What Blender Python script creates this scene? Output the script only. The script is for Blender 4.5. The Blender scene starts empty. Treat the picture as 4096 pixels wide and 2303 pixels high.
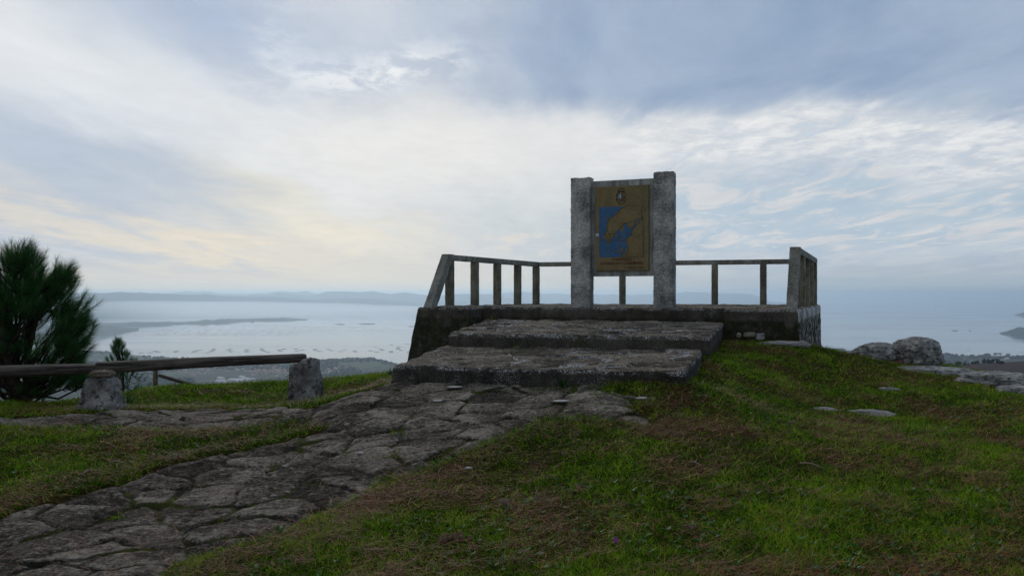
import bpy, bmesh, math, random
import numpy as np
from mathutils import Vector, Matrix
from mathutils.geometry import tessellate_polygon
random.seed(7)
R = np.random.RandomState(11)
S = bpy.context.scene
COL = S.collection
F = 2003.0      # focal length, in units of a 2575 px wide frame
CX, HY = 1287.5, 740.0
K4 = 1.5907     # 4096 px -> 2575 px
SEA = -480.0

# ------------------------------------------------------------------ helpers
def P(px, py, D):
    return Vector(((px-CX)/F*D, D, -(py-HY)/F*D))
def PX(px, D, z):
    return Vector(((px-CX)/F*D, D, z))

def _hash(ix, iy, iz, seed):
    n = (ix*374761393 + iy*668265263 + iz*2147483647 + seed*1274126177) & 0xffffffff
    n = ((n ^ (n >> 13))*1274126177) & 0xffffffff
    n = ((n ^ (n >> 16))*2246822519) & 0xffffffff
    return ((n ^ (n >> 15)) & 0xffffff)/float(0xffffff)
def vn(x, y, z=0.0, seed=0):
    x = np.asarray(x, float); y = np.asarray(y, float); z = np.asarray(z, float)+np.zeros_like(x)
    ix = np.floor(x).astype(np.int64); iy = np.floor(y).astype(np.int64); iz = np.floor(z).astype(np.int64)
    fx = x-ix; fy = y-iy; fz = z-iz
    fx = fx*fx*(3-2*fx); fy = fy*fy*(3-2*fy); fz = fz*fz*(3-2*fz)
    r = 0
    for a in (0, 1):
        for b in (0, 1):
            for c in (0, 1):
                w = (fx if a else 1-fx)*(fy if b else 1-fy)*(fz if c else 1-fz)
                r = r + w*_hash(ix+a, iy+b, iz+c, seed)
    return r*2-1
def fbm(x, y, z=0.0, seed=0, oct=4, gain=.5):
    s = 0; a = 1.0; t = 0
    for i in range(oct):
        s = s + a*vn(np.asarray(x)*2**i+i*17.3, np.asarray(y)*2**i-i*9.1, np.asarray(z)*2**i+i*5.7, seed+i)
        t += a; a *= gain
    return s/t
def voro(x, y, seed=0):
    """F1, F2, cell random of a jittered grid (cell size 1)"""
    x = np.asarray(x, float); y = np.asarray(y, float)
    ix = np.floor(x).astype(np.int64); iy = np.floor(y).astype(np.int64)
    f1 = np.full(x.shape, 9.0); f2 = np.full(x.shape, 9.0); cid = np.zeros(x.shape); tl = np.zeros(x.shape)
    for a in (-1, 0, 1):
        for b in (-1, 0, 1):
            cx = ix+a; cy = iy+b
            hx = cx+.1+.8*_hash(cx, cy, 0*cx, seed); hy = cy+.1+.8*_hash(cx, cy, 0*cx+1, seed)
            d = np.hypot(x-hx, y-hy); r = _hash(cx, cy, 0*cx+2, seed)
            near = d < f1
            f2 = np.where(near, f1, np.minimum(f2, d)); cid = np.where(near, r, cid); ta = r*41.; tl = np.where(near, (x-hx)*np.cos(ta)+(y-hy)*np.sin(ta), tl); f1 = np.where(near, d, f1)
    return f1, f2, cid, tl

def mesh_np(name, V, Fc, mat=None, parent=None, smooth=False, attrs=None, fmat=None, mats=None):
    """V (n,3), Fc (m,k) all faces with the same number of corners"""
    me = bpy.data.meshes.new(name)
    V = np.ascontiguousarray(V, np.float32); Fc = np.ascontiguousarray(Fc, np.int32)
    n, (m, k) = len(V), Fc.shape
    me.vertices.add(n); me.vertices.foreach_set('co', V.ravel())
    me.loops.add(m*k); me.loops.foreach_set('vertex_index', Fc.ravel())
    me.polygons.add(m)
    me.polygons.foreach_set('loop_start', np.arange(0, m*k, k, dtype=np.int32))
    me.polygons.foreach_set('loop_total', np.full(m, k, np.int32))
    for mm in (mats or ([mat] if mat else [])): me.materials.append(mm)
    if fmat is not None: me.polygons.foreach_set('material_index', np.ascontiguousarray(fmat, np.int32))
    me.polygons.foreach_set('use_smooth', np.full(m, smooth, bool))
    for an, av in (attrs or {}).items():
        at = me.attributes.new(an, 'FLOAT', 'POINT'); at.data.foreach_set('value', np.ascontiguousarray(av, np.float32))
    me.update(calc_edges=True); me.validate()
    o = bpy.data.objects.new(name, me); COL.objects.link(o)
    if parent: o.parent = parent
    return o
def grid_faces(nu, nv, off=0, keep=None):
    i = np.arange(nu*nv).reshape(nu, nv)
    f = np.stack([i[:-1, :-1], i[1:, :-1], i[1:, 1:], i[:-1, 1:]], -1).reshape(-1, 4)+off
    if keep is not None:
        k = keep.reshape(nu, nv); kk = (k[:-1, :-1] & k[1:, :-1] & k[1:, 1:] & k[:-1, 1:]).ravel(); f = f[kk]
    return f
def compact(V, Fc, attrs=None):
    used = np.unique(Fc); mp = np.full(len(V), -1); mp[used] = np.arange(len(used))
    return V[used], mp[Fc], {k: a[used] for k, a in (attrs or {}).items()}
def empty(name, loc=(0, 0, 0)):
    o = bpy.data.objects.new(name, None); COL.objects.link(o); o.location = loc; o.empty_display_size = .1
    return o
def tag(o, label=None, cat=None, group=None, kind=None):
    if label: o['label'] = label
    if cat: o['category'] = cat
    if group: o['group'] = group
    if kind: o['kind'] = kind
    return o
def local(o, parent):      # keep the mesh in world coordinates although the parent stands elsewhere
    o.parent = parent; o.location = -Vector(parent.location)
    return o

class MB:
    """collects simple pieces in one mesh"""
    def __init__(s): s.v = []; s.f = []
    def add(s, vs, fs):
        b = len(s.v); s.v += [tuple(v) for v in vs]; s.f += [tuple(i+b for i in f) for f in fs]
    def box(s, c, ax, ay, az):   # centre and three half axes
        c, ax, ay, az = map(Vector, (c, ax, ay, az))
        vs = [c+ax*i+ay*j+az*k for i in (-1, 1) for j in (-1, 1) for k in (-1, 1)]
        s.add(vs, [(0, 1, 3, 2), (4, 6, 7, 5), (0, 4, 5, 1), (2, 3, 7, 6), (0, 2, 6, 4), (1, 5, 7, 3)])
    def tube(s, pts, rad, n=7, cap=True):
        pts = [Vector(p) for p in pts]; b = len(s.v); m = len(pts)
        rad = rad if hasattr(rad, '__len__') else [rad]*m
        for i, p in enumerate(pts):
            t = (pts[min(i+1, m-1)]-pts[max(i-1, 0)]).normalized()
            u = t.cross(Vector((0.31, 0.22, 1) if abs(t.z) < .95 else (1, .1, 0))).normalized(); w = t.cross(u)
            for k in range(n):
                a = 2*math.pi*k/n; s.v.append(tuple(p+(u*math.cos(a)+w*math.sin(a))*rad[i]))
        for i in range(m-1):
            for k in range(n):
                a, c = b+i*n+k, b+i*n+(k+1) % n; s.f.append((a, c, c+n, a+n))
        if cap:
            s.f.append(tuple(b+k for k in range(n))[::-1]); s.f.append(tuple(b+(m-1)*n+k for k in range(n)))
    def build(s, name, mat, parent=None, smooth=False):
        me = bpy.data.meshes.new(name); me.from_pydata(s.v, [], s.f)
        bm = bmesh.new(); bm.from_mesh(me); bmesh.ops.recalc_face_normals(bm, faces=bm.faces); bm.to_mesh(me); bm.free()
        for m in (mat if isinstance(mat, (list, tuple)) else [mat]): me.materials.append(m)
        if smooth: me.polygons.foreach_set('use_smooth', [True]*len(me.polygons))
        o = bpy.data.objects.new(name, me); COL.objects.link(o)
        if parent: o.parent = parent
        return o

# ------------------------------------------------------------------ materials
class NT:
    def __init__(s, name):
        s.m = bpy.data.materials.new(name); s.m.use_nodes = True; s.t = s.m.node_tree; s.n = s.t.nodes
        s.b = s.n['Principled BSDF']; s.out = s.n['Material Output']
        s.geo = None
    def new(s, typ, **kw):
        nd = s.n.new(typ)
        for k, v in kw.items(): setattr(nd, k, v)
        return nd
    def link(s, a, b): s.t.links.new(a, b)
    def set(s, sock, v):
        if isinstance(v, bpy.types.NodeSocket): s.link(v, sock)
        else:
            if isinstance(v, (tuple, list)) and len(v) == 3 and sock.type == 'RGBA': v = (*v, 1)
            sock.default_value = v
    def pos(s, scale=(1, 1, 1)):
        tc = s.new('ShaderNodeTexCoord') if s.geo is None else s.geo; s.geo = tc
        mp = s.new('ShaderNodeMapping'); s.link(tc.outputs['Object'], mp.inputs[0]); mp.inputs['Scale'].default_value = scale
        return mp.outputs[0]
    def noise(s, scale, detail=4, rough=.6, vec=None, dist=0):
        nd = s.new('ShaderNodeTexNoise'); nd.inputs['Scale'].default_value = scale; nd.inputs['Detail'].default_value = detail
        nd.inputs['Roughness'].default_value = rough; nd.inputs['Distortion'].default_value = dist
        s.link(vec if vec is not None else s.pos(), nd.inputs['Vector']); return nd.outputs['Fac']
    def voro(s, scale, vec=None, feature='F1', out='Distance', rnd=1):
        nd = s.new('ShaderNodeTexVoronoi', feature=feature); nd.inputs['Scale'].default_value = scale
        nd.inputs['Randomness'].default_value = rnd
        s.link(vec if vec is not None else s.pos(), nd.inputs['Vector']); return nd.outputs[out]
    def ramp(s, fac, a, b, lo=0., hi=1.):
        nd = s.new('ShaderNodeMapRange', interpolation_type='SMOOTHSTEP')
        s.set(nd.inputs[0], fac); nd.inputs[1].default_value = a; nd.inputs[2].default_value = b
        nd.inputs[3].default_value = lo; nd.inputs[4].default_value = hi; return nd.outputs[0]
    def mix(s, fac, a, b, mode='MIX'):
        nd = s.new('ShaderNodeMix', data_type='RGBA', blend_type=mode)
        s.set(nd.inputs[0], fac); s.set(nd.inputs[6], a); s.set(nd.inputs[7], b); return nd.outputs[2]
    def math(s, op, a, b=0., clamp=False):
        nd = s.new('ShaderNodeMath', operation=op, use_clamp=clamp); s.set(nd.inputs[0], a); s.set(nd.inputs[1], b); return nd.outputs[0]
    def attr(s, name):
        nd = s.new('ShaderNodeAttribute', attribute_name=name); return nd.outputs['Fac']
    def bump(s, h, strength=.5, dist=.01, prev=None):
        nd = s.new('ShaderNodeBump'); nd.inputs['Strength'].default_value = strength; nd.inputs['Distance'].default_value = dist
        s.set(nd.inputs['Height'], h)
        if prev is not None: s.link(prev, nd.inputs['Normal'])
        return nd.outputs[0]
    def done(s, col, rough=.9, normal=None, spec=.25, metal=0):
        s.set(s.b.inputs['Base Color'], col); s.set(s.b.inputs['Roughness'], rough)
        s.b.inputs['Specular IOR Level'].default_value = spec; s.b.inputs['Metallic'].default_value = metal
        if normal is not None: s.link(normal, s.b.inputs['Normal'])
        return s.m

def mat_paving(name, white, moss, bright=1.0):
    t = NT(name)
    j = t.attr('joint'); c = t.attr('cell')
    grain = t.noise(95, 5, .75); mid = t.noise(9, 5, .65); big = t.noise(1.7, 3)
    def C(r, g, b): return (r*bright*1.04, g*bright, b*bright*.93)
    col = t.mix(t.ramp(mid, .3, .7), C(.035, .031, .025), C(.2, .18, .15))
    col = t.mix(t.ramp(c, .15, .85, 0, .9), col, t.mix(grain, C(.07, .06, .05), C(.34, .3, .25)))
    col = t.mix(t.ramp(t.noise(6, 6, .75, t.pos((1, 2.2, 1))), .52, .66, 0, .75), col, C(.75, .68, .6))
    g2 = t.noise(38, 4, .7); col = t.mix(t.ramp(g2, .55, .66, 0, .7), col, C(.55, .51, .45)); col = t.mix(t.ramp(g2, .46, .36, 0, .8), col, C(.02, .018, .015))
    # quartz and mica grains, black algae
    col = t.mix(t.ramp(grain, .52, .72, 0, .85), col, C(.42, .4, .37))
    col = t.mix(t.ramp(grain, .48, .3, 0, .8), col, C(.018, .017, .015))
    col = t.mix(t.ramp(t.noise(4.3, 6, .7), .5, .64, 0, .8), col, C(.03, .028, .025))
    col = t.mix(t.ramp(t.math('SUBTRACT', 1., c), .7, .95, 0, .6), col, C(.03, .028, .024))
    wn_ = t.math('ADD', t.attr('relief_h'), t.math('MULTIPLY', t.math('SUBTRACT', t.noise(19, 6, .8), .5), 1.9))  # stone colour follows relief height: paler on high spots, darker in hollows
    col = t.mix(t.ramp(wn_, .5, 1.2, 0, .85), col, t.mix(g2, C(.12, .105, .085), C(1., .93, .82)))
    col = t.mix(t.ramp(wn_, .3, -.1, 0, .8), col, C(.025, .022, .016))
    # pale crusts of lichen, round spots
    sp = t.math('MULTIPLY', t.ramp(t.voro(7.5, feature='F1'), .2, .15), t.ramp(t.noise(3.1, 3), .56, .6))
    col = t.mix(t.math('MULTIPLY', sp, .85), col, C(.5, .5, .47))
    gr = t.math('MULTIPLY', t.ramp(t.voro(120), .28, .16), t.ramp(t.noise(5, 4, .7), .47, .62))
    col = t.mix(t.math('MULTIPLY', gr, .8*min(1, white+.35)), col, C(.5, .5, .5))
    # joints
    jc = C(.032, .03, .026)
    col = t.mix(t.ramp(j, .12, .6, 0, .9), col, jc)
    ms = t.math('MULTIPLY', t.ramp(j, .15, .6), t.ramp(t.noise(2.6, 5, .7), .5-.12*moss, .66-.1*moss))
    col = t.mix(t.math('MULTIPLY', ms, moss), col, t.mix(t.noise(60, 3), (.03, .05, .006), (.09, .11, .015)))
    wj = t.math('MULTIPLY', t.ramp(j, .05, .4), t.ramp(t.noise(3.4, 4, .7), .40, .5))
    wj = t.math('MULTIPLY', wj, t.ramp(t.noise(75, 3, .8), .46, .56))
    col = t.mix(t.math('MULTIPLY', wj, white), col, (.62, .62, .62))
    h = t.math('ADD', t.math('MULTIPLY', grain, .5), t.noise(28, 5, .7))
    return t.done(col, .95, t.bump(h, 1., .022), .03)

def mat_concrete(name, dark, light, speck=.5, moss=.3, streak=.5, grain_s=70, bumpd=.006, edge=False, lich=.3):
    t = NT(name)
    v = t.pos(); st = t.noise(3.2, 5, .65, t.pos((2.2, 2.2, .35)))
    g = t.noise(grain_s, 5, .8); b = t.noise(2.3, 5, .62)
    col = t.mix(t.ramp(b, .32, .68), dark, light)
    col = t.mix(t.ramp(st, .42, .66, 0, streak), col, tuple(.35*x for x in dark))
    col = t.mix(t.ramp(g, .5, .72, 0, .75), col, tuple(min(.6, 2.4*x+.02) for x in light))
    col = t.mix(t.ramp(g, .48, .3, 0, .75), col, tuple(.3*x for x in dark))
    m1 = t.math('MULTIPLY', t.ramp(t.noise(3.7, 6, .7), .5, .68), t.ramp(t.noise(35, 3), .4, .6, .4, 1))
    col = t.mix(t.math('MULTIPLY', m1, moss), col, (.085, .085, .02))
    sp = t.math('MULTIPLY', t.ramp(t.voro(95), .36, .22), t.ramp(t.noise(2.1, 5, .7), .62-.22*speck, .72-.1*speck))
    col = t.mix(t.math('MULTIPLY', sp, min(1, .5+speck*.5)), col, (.6, .6, .6))
    if edge:
        e = t.attr('edge')
        ee = t.math('MULTIPLY', t.ramp(e, .15, .8), t.ramp(t.voro(75), .55, .3))
        ee = t.math('MULTIPLY', ee, t.ramp(t.noise(5, 4, .7), .42, .58, 0, .7))
        col = t.mix(ee, col, (.62, .62, .62))
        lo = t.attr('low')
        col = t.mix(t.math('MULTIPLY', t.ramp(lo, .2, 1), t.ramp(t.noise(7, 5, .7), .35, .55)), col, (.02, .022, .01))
    rl = t.math('MULTIPLY', t.ramp(t.voro(9), .17, .12), t.ramp(t.noise(4.4, 2), .55, .6))
    col = t.mix(t.math('MULTIPLY', rl, lich), col, (.36, .38, .33))
    h = t.math('ADD', t.math('MULTIPLY', g, .6), t.noise(16, 6, .7))
    return t.done(col, .92, t.bump(h, .9, bumpd), .06)

def mat_rock(name, dark, light, black=.5, moss=.3, scale=1., stretch=(1, 1, 1)):
    t = NT(name); v = t.pos(stretch)
    a = t.noise(3.5*scale, 7, .68, v); b = t.noise(11*scale, 6, .75, v); g = t.noise(80, 4, .75)
    col = t.mix(t.ramp(a, .3, .7), dark, light)
    col = t.mix(t.ramp(g, .5, .75, 0, .6), col, tuple(min(.6, 1.7*x+.03) for x in light))
    col = t.mix(t.ramp(b, .53, .62, 0, black), col, (.012, .012, .011))
    col = t.mix(t.ramp(t.noise(6*scale, 5, .7), .6, .68, 0, .75), col, (.46, .46, .44))
    col = t.mix(t.math('MULTIPLY', t.ramp(t.noise(2.4*scale, 6, .7), .55, .68), moss), col, (.05, .055, .01))
    h = t.math('ADD', t.math('MULTIPLY', g, .35), t.math('ADD', b, t.math('MULTIPLY', a, 1.5)))
    return t.done(col, .92, t.bump(h, 1.0, .025), .06)

def mat_wood(name, dark, light, axis=(1, 0, 0)):
    t = NT(name)
    sx = tuple(1.2 if a else 24 for a in axis)
    f = t.noise(1.6, 7, .72, t.pos(sx)); cr = t.noise(1.1, 5, .8, t.pos(tuple(.8 if a else 16 for a in axis)), dist=.6)
    col = t.mix(t.ramp(f, .3, .72), dark, light)
    col = t.mix(t.ramp(cr, .44, .38, 0, .9), col, (.008, .007, .006))
    col = t.mix(t.ramp(t.noise(2.4, 4), .5, .7, 0, .6), col, tuple(.5*x for x in dark))
    col = t.mix(t.ramp(t.noise(5, 6, .7), .62, .72, 0, .4), col, (.12, .12, .05))
    h = t.math('ADD', t.math('MULTIPLY', f, 1.), t.ramp(cr, .38, .5))
    return t.done(col, .85, t.bump(h, 1., .008), .25)

def mat_simple(name, a, b, scale=20, rough=.8, spec=.25, detail=3, bump=0):
    t = NT(name); n = t.noise(scale, detail)
    return t.done(t.mix(t.ramp(n, .3, .7), a, b), rough, t.bump(n, .6, bump) if bump else None, spec)

def mat_leaf(name, stops, trans=.25, rough=.55, spec=.3):
    """blade colour from the per-blade attribute 'hue' (0..1)"""
    t = NT(name); r = t.new('ShaderNodeValToRGB'); cr = r.color_ramp
    cr.elements[0].position = stops[0][0]; cr.elements[0].color = (*stops[0][1], 1)
    cr.elements[1].position = stops[-1][0]; cr.elements[1].color = (*stops[-1][1], 1)
    for p, c in stops[1:-1]:
        e = cr.elements.new(p); e.color = (*c, 1)
    t.link(t.attr('hue'), r.inputs[0])
    t.done(r.outputs[0], rough, None, spec)
    tr = t.new('ShaderNodeBsdfTranslucent'); t.link(r.outputs[0], tr.inputs[0])
    mx = t.new('ShaderNodeMixShader'); mx.inputs[0].default_value = trans
    t.link(t.b.outputs[0], mx.inputs[1]); t.link(tr.outputs[0], mx.inputs[2]); t.link(mx.outputs[0], t.out.inputs[0])
    return t.m

M = {}
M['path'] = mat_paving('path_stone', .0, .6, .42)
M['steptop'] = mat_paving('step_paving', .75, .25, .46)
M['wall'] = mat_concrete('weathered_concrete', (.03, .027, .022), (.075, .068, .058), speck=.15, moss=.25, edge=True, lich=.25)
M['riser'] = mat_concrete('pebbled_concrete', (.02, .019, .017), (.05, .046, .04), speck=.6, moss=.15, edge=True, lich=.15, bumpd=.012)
M['lichenwall'] = mat_concrete('lichen_wall', (.12, .12, .11), (.48, .48, .47), speck=1.2, moss=.1, streak=.6, edge=True, bumpd=.02)
M['rail'] = mat_concrete('granite_rail', (.11, .11, .092), (.24, .24, .21), speck=.0, moss=.45, streak=.55, grain_s=60, bumpd=.004)
M['post'] = mat_concrete('granite_post', (.07, .066, .05), (.2, .19, .15), speck=.05, moss=.7, streak=.4, grain_s=55, bumpd=.007)
M['pillar'] = mat_concrete('rough_granite', (.12, .122, .112), (.44, .44, .42), speck=.0, moss=.08, streak=.25, grain_s=30, bumpd=.035, lich=.0)
M['slab'] = mat_concrete('grey_slab', (.19, .205, .19), (.33, .345, .33), speck=.0, moss=.25, streak=.85, grain_s=70, bumpd=.003, lich=0)
def mat_tan():
    t = NT('ochre_granite'); g = t.noise(75, 5, .8); b = t.noise(4, 5, .6); s = t.noise(2.2, 5, .6, t.pos((2.5, 2.5, .6)))
    col = t.mix(t.ramp(b, .3, .7), (.105, .082, .036), (.155, .12, .05))
    col = t.mix(t.ramp(g, .5, .7, 0, .8), col, (.28, .24, .15)); col = t.mix(t.ramp(g, .46, .3, 0, .8), col, (.03, .022, .012))
    col = t.mix(t.ramp(s, .55, .7, 0, .6), col, (.15, .08, .025))
    return t.done(col, .75, t.bump(g, .4, .002), .3)
M['tan'] = mat_tan()
def mat_paint():
    t = NT('blue_paint'); b = t.noise(9, 5, .7); g = t.noise(70, 4, .8)
    col = t.mix(t.ramp(b, .35, .7), (.02, .078, .165), (.028, .1, .21)); col = t.mix(t.ramp(t.noise(7, 4), .6, .72, 0, .5), col, (.05, .085, .11))
    col = t.mix(t.ramp(g, .6, .75, 0, .4), col, (.05, .12, .25))
    return t.done(col, .6, None, .3)
M['blue'] = mat_paint()
M['ink'] = mat_simple('black_groove', (.008, .008, .008), (.02, .018, .015), 50)
M['maroon'] = mat_simple('maroon_paint', (.06, .012, .01), (.1, .025, .02), 60)
M['lightblue'] = mat_simple('pale_blue_paint', (.2, .46, .62), (.25, .52, .68), 40)
M['greyblue'] = mat_simple('grey_blue_paint', (.05, .065, .075), (.08, .09, .1), 60)
M['brownpaint'] = mat_simple('brown_paint', (.08, .04, .02), (.12, .07, .03), 60)
M['white'] = mat_simple('white_sticker', (.6, .62, .66), (.66, .68, .7), 50, .5)
M['stblue'] = mat_simple('sticker_blue', (.02, .06, .35), (.02, .07, .4), 50, .5)
M['stred'] = mat_simple('sticker_red', (.4, .04, .03), (.45, .05, .04), 50, .5)
M['log'] = mat_wood('weathered_log', (.025, .018, .013), (.15, .125, .1))
M['logend'] = mat_simple('cut_log_end', (.05, .04, .03), (.15, .12, .09), 30)
M['fencewood'] = mat_wood('fence_wood', (.10, .085, .055), (.21, .18, .12), (0, 0, 1))
M['stoneblock'] = mat_rock('support_stone', (.05, .047, .04), (.33, .32, .3), .85, .3, 1.)
M['mortar'] = mat_rock('mortar', (.12, .085, .05), (.26, .22, .16), .3, .1, 3)
M['boulder'] = mat_rock('lichen_boulder', (.09, .092, .087), (.34, .345, .33), .95, .5, 1.5)
M['slabrock'] = mat_rock('pale_bedrock', (.16, .15, .15), (.36, .34, .33), .5, .05, 2.5, (.5, 1, 2))
M['wallstone'] = mat_rock('pale_wall_stone', (.16, .145, .1), (.33, .31, .23), .5, .2, 3)
M['whitestone'] = mat_rock('white_stone', (.3, .3, .28), (.48, .47, .44), .15, .0, 3)
M['bark'] = mat_simple('pine_bark', (.012, .009, .007), (.035, .026, .02), 25, .95, .1, 5, .01)
M['needle'] = mat_leaf('pine_needles', [(0, (.01, .042, .013)), (.5, (.022, .095, .022)), (.85, (.06, .16, .035)), (1, (.12, .08, .03))], .25, .6, .15)
M['grass'] = mat_leaf('grass_blades', [(0, (.012, .032, .003)), (.3, (.055, .135, .006)), (.6, (.155, .31, .01)), (.8, (.31, .42, .03)), (.9, (.17, .12, .04)), (1, (.2, .1, .04))], .3, .85, .04)
M['litter'] = mat_leaf('dead_needles', [(0, (.035, .009, .004)), (.5, (.15, .036, .01)), (.8, (.26, .08, .022)), (1, (.36, .19, .07))], .05, .7)
M['weed'] = mat_leaf('weed_leaves', [(0, (.012, .05, .012)), (.6, (.035, .13, .015)), (1, (.08, .15, .03))], .25)

def mat_soil():
    t = NT('mossy_soil'); a = t.noise(1.3, 5, .65); b = t.noise(14, 6, .75); g = t.noise(120, 3, .8)
    col = t.mix(t.ramp(b, .35, .65), (.012, .018, .004), (.045, .065, .01))
    br = t.mix(g, (.022, .013, .008), (.085, .045, .024))
    col = t.mix(t.ramp(a, .46, .62, 0, .8), col, br)
    col = t.mix(t.attr('litter'), col, t.mix(g, (.03, .014, .008), (.12, .055, .028)))
    return t.done(col, .95, t.bump(t.math('ADD', b, g), 1, .03), .0)
M['soil'] = mat_soil()

# ------------------------------------------------------------------ the hill top
ctl_px = [  # px, py, z
 (1287, 1448, -1.40), (0, 1448, -1.45), (2575, 1448, -1.35), (1287, 1200, -1.26), (1287, 1085, -1.09),
 (1377, 973, -.89), (985, 962, -.90), (1725, 966, -.81), (640, 1200, -1.33), (640, 1080, -1.22),
 (0, 1060, -1.17), (0, 1250, -1.35), (2575, 1200, -1.22), (2575, 1000, -1.16), (1700, 1100, -1.06),
 (1725, 1200, -1.18), (2100, 1200, -1.2), (1700, 1030, -.97), (2250, 1310, -1.28),(1900,1310,-1.27)]
ctl_D = [  # px, py, D
 (255, 1025, 8.2), (770, 1013, 9.4), (0, 1012, 8.6), (310, 993, 11.), (400, 981, 11.5), (500, 974, 11.6), (700, 961, 12.), (985, 936, 11.6), (450, 1003, 9.8), (340, 1010, 9.5), (560, 990, 10.4), (900,952,10.8), (150, 1010, 10.), (150, 1030, 8.8),
 (880, 992, 9.), (1765, 895, 9.3), (1820, 862, 11.7), (2005, 862, 11.9), (2065, 876, 14.), (2160, 905, 12.6), (2120, 897, 14.),
 (2000, 960, 9.5), (1900, 900, 10.5), (1900, 1020, 7.6), (2130, 1030, 8.), (2350, 940, 10.8), (2350, 915, 12.6), (2500, 965, 10.), (2575, 1000, 9.3),
 (2250, 985, 9.)]
ctl = []
for px, py, z in ctl_px:
    D = -z*F/(py-HY); ctl.append(((px-CX)/F*D, D, z))
for px, py, D in ctl_D:
    p = P(px, py, D); ctl.append(tuple(p))
ctl += [(-3, 0, -1.6), (0, 0, -1.52), (3, 0, -1.45), (0, -5, -1.6), (-7, 2, -1.6), (7, 2, -1.5), (-9, 6, -1.6), (10, 6, -1.9),
        (-7.5, 10, -1.7), (-6, 13.5, -2.3), (-3, 14.5, -1.95), (-2, 16, -2.1), (0, 20, -2.3), (4, 19, -2.0), (7.5, 16, -1.9), (9.5, 12, -2.1),
        (1, 13, -.95), (3, 14.5, -1.0), (-1, 24, -4.5), (8, 22, -4.5), (-9, 18, -5), (14, 12, -4.2), (-13, 8, -3.2), (14, 3, -3), (-13, 0, -2.4), (0, -12, -2.2),
        (-5.5, 11.5, -1.62)]
CP = np.array(ctl)
def _tps_fit(P_, lam=.02):
    n = len(P_); d = np.hypot(P_[:, None, 0]-P_[None, :, 0], P_[:, None, 1]-P_[None, :, 1])
    Kk = np.where(d > 0, d*d*np.log(np.maximum(d, 1e-9)), 0)+lam*np.eye(n)
    Q = np.c_[np.ones(n), P_[:, :2]]; A = np.block([[Kk, Q], [Q.T, np.zeros((3, 3))]])
    return np.linalg.solve(A, np.r_[P_[:, 2], 0, 0, 0])
TW = _tps_fit(CP)
def ground(x, y, bumps=True):
    x = np.atleast_1d(np.asarray(x, float)); y = np.atleast_1d(np.asarray(y, float)); sh = x.shape; x = x.ravel(); y = y.ravel()
    out = np.empty_like(x)
    for s in range(0, len(x), 60000):
        xx, yy = x[s:s+60000], y[s:s+60000]
        d = np.hypot(xx[:, None]-CP[None, :, 0], yy[:, None]-CP[None, :, 1])
        out[s:s+60000] = (np.where(d > 0, d*d*np.log(np.maximum(d, 1e-9)), 0))@TW[:-3]+TW[-3]+TW[-2]*xx+TW[-1]*yy
    if bumps:
        out = out+.03*fbm(x*.8, y*.8, seed=3, oct=3)+.012*fbm(x*4, y*4, seed=5, oct=2)
    r = np.hypot(x-2, y-8); out = out-np.maximum(0, r-17)*.25-np.maximum(0, r-15)**2*.01
    return out.reshape(sh)
def g1(x, y): return float(ground([x], [y])[0])
def hit(px, py, bumps=False):
    lo, hi = 2.5, 30.
    Ds = np.linspace(2.5, 30, 500); xs = (px-CX)/F*Ds; zr = -(py-HY)/F*Ds
    g = ground(xs, Ds, bumps); k = np.argmax(zr < g)
    if zr[k] >= g[k]: k = len(Ds)-1
    return xs[k], Ds[k], g[k]

# path outline traced on the ground, in frame units
path_px = [(-250, 1470), (-120, 1330), (0, 1279), (102, 1259), (273, 1220), (400, 1178), (564, 1142), (700, 1105), (820, 1074), (770, 1066), (650, 1073), (342, 1080), (0, 1082), (-250, 1090),
           (-250, 1052), (0, 1052), (205, 1040), (376, 1029), (560, 1024), (786, 1020), (835, 1010), (880, 990), (955, 967), (1000, 950), (1200, 950), (1500, 955), (1560, 985),
           (1682, 994), (1600, 1020), (1645, 1045), (1629, 1062), (1368, 1056), (1316, 1082), (1228, 1117), (1159, 1149), (1089, 1184), (967, 1222), (880, 1257), (820, 1300), (683, 1354),
           (478, 1426), (400, 1470), (330, 1560), (200, 1700), (-300, 1700)]
path_w = []
for a, b in path_px:
    h = hit(a, b) if b <= 1600 else hit(a, 1600)
    path_w.append((h[0], h[1]))
path_w = np.array(path_w)
def sdf_poly(x, y, poly):
    """signed distance, positive inside"""
    d = np.full(x.shape, 1e9); inside = np.zeros(x.shape, bool); n = len(poly)
    for i in range(n):
        ax, ay = poly[i]; bx, by = poly[(i+1) % n]
        ex, ey = bx-ax, by-ay; L = ex*ex+ey*ey+1e-12
        t = np.clip(((x-ax)*ex+(y-ay)*ey)/L, 0, 1)
        d = np.minimum(d, np.hypot(x-ax-t*ex, y-ay-t*ey))
        c = ((ay > y) != (by > y)); xi = ex*(y-ay)/(ey if abs(ey) > 1e-12 else 1e-12)+ax
        inside ^= (c & (x < xi))
    return np.where(inside, d, -d)
def path_sdf(x, y):
    return sdf_poly(x, y, path_w)+.10*fbm(x*3, y*3, seed=21, oct=3)+.03*fbm(x*12, y*12, seed=22, oct=2)
def flag(x, y, cell=.42, seed=1, warp=.16):
    """flagstone relief: joint factor, stone random, height 0..1"""
    wx = x+warp*fbm(x*2.1, y*2.1, seed=seed+40, oct=3); wy = y+warp*fbm(x*2.1, y*2.1, seed=seed+50, oct=3)
    f1, f2, c, tl = voro(wx/cell*.8, wy/cell*1.1, seed)
    e = (f2-f1)+.11*fbm(x*9, y*9, seed=seed+60, oct=4)
    jw = np.clip(.055+.15*fbm(x*2.3, y*2.3, seed=seed+61, oct=2), .02, .2)
    j = np.clip(1-e/jw, 0, 1)
    h = (1-np.clip(1-e/.2, 0, 1)**2)*.62+.2*c+tl*.75
    return j, c, h

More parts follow.
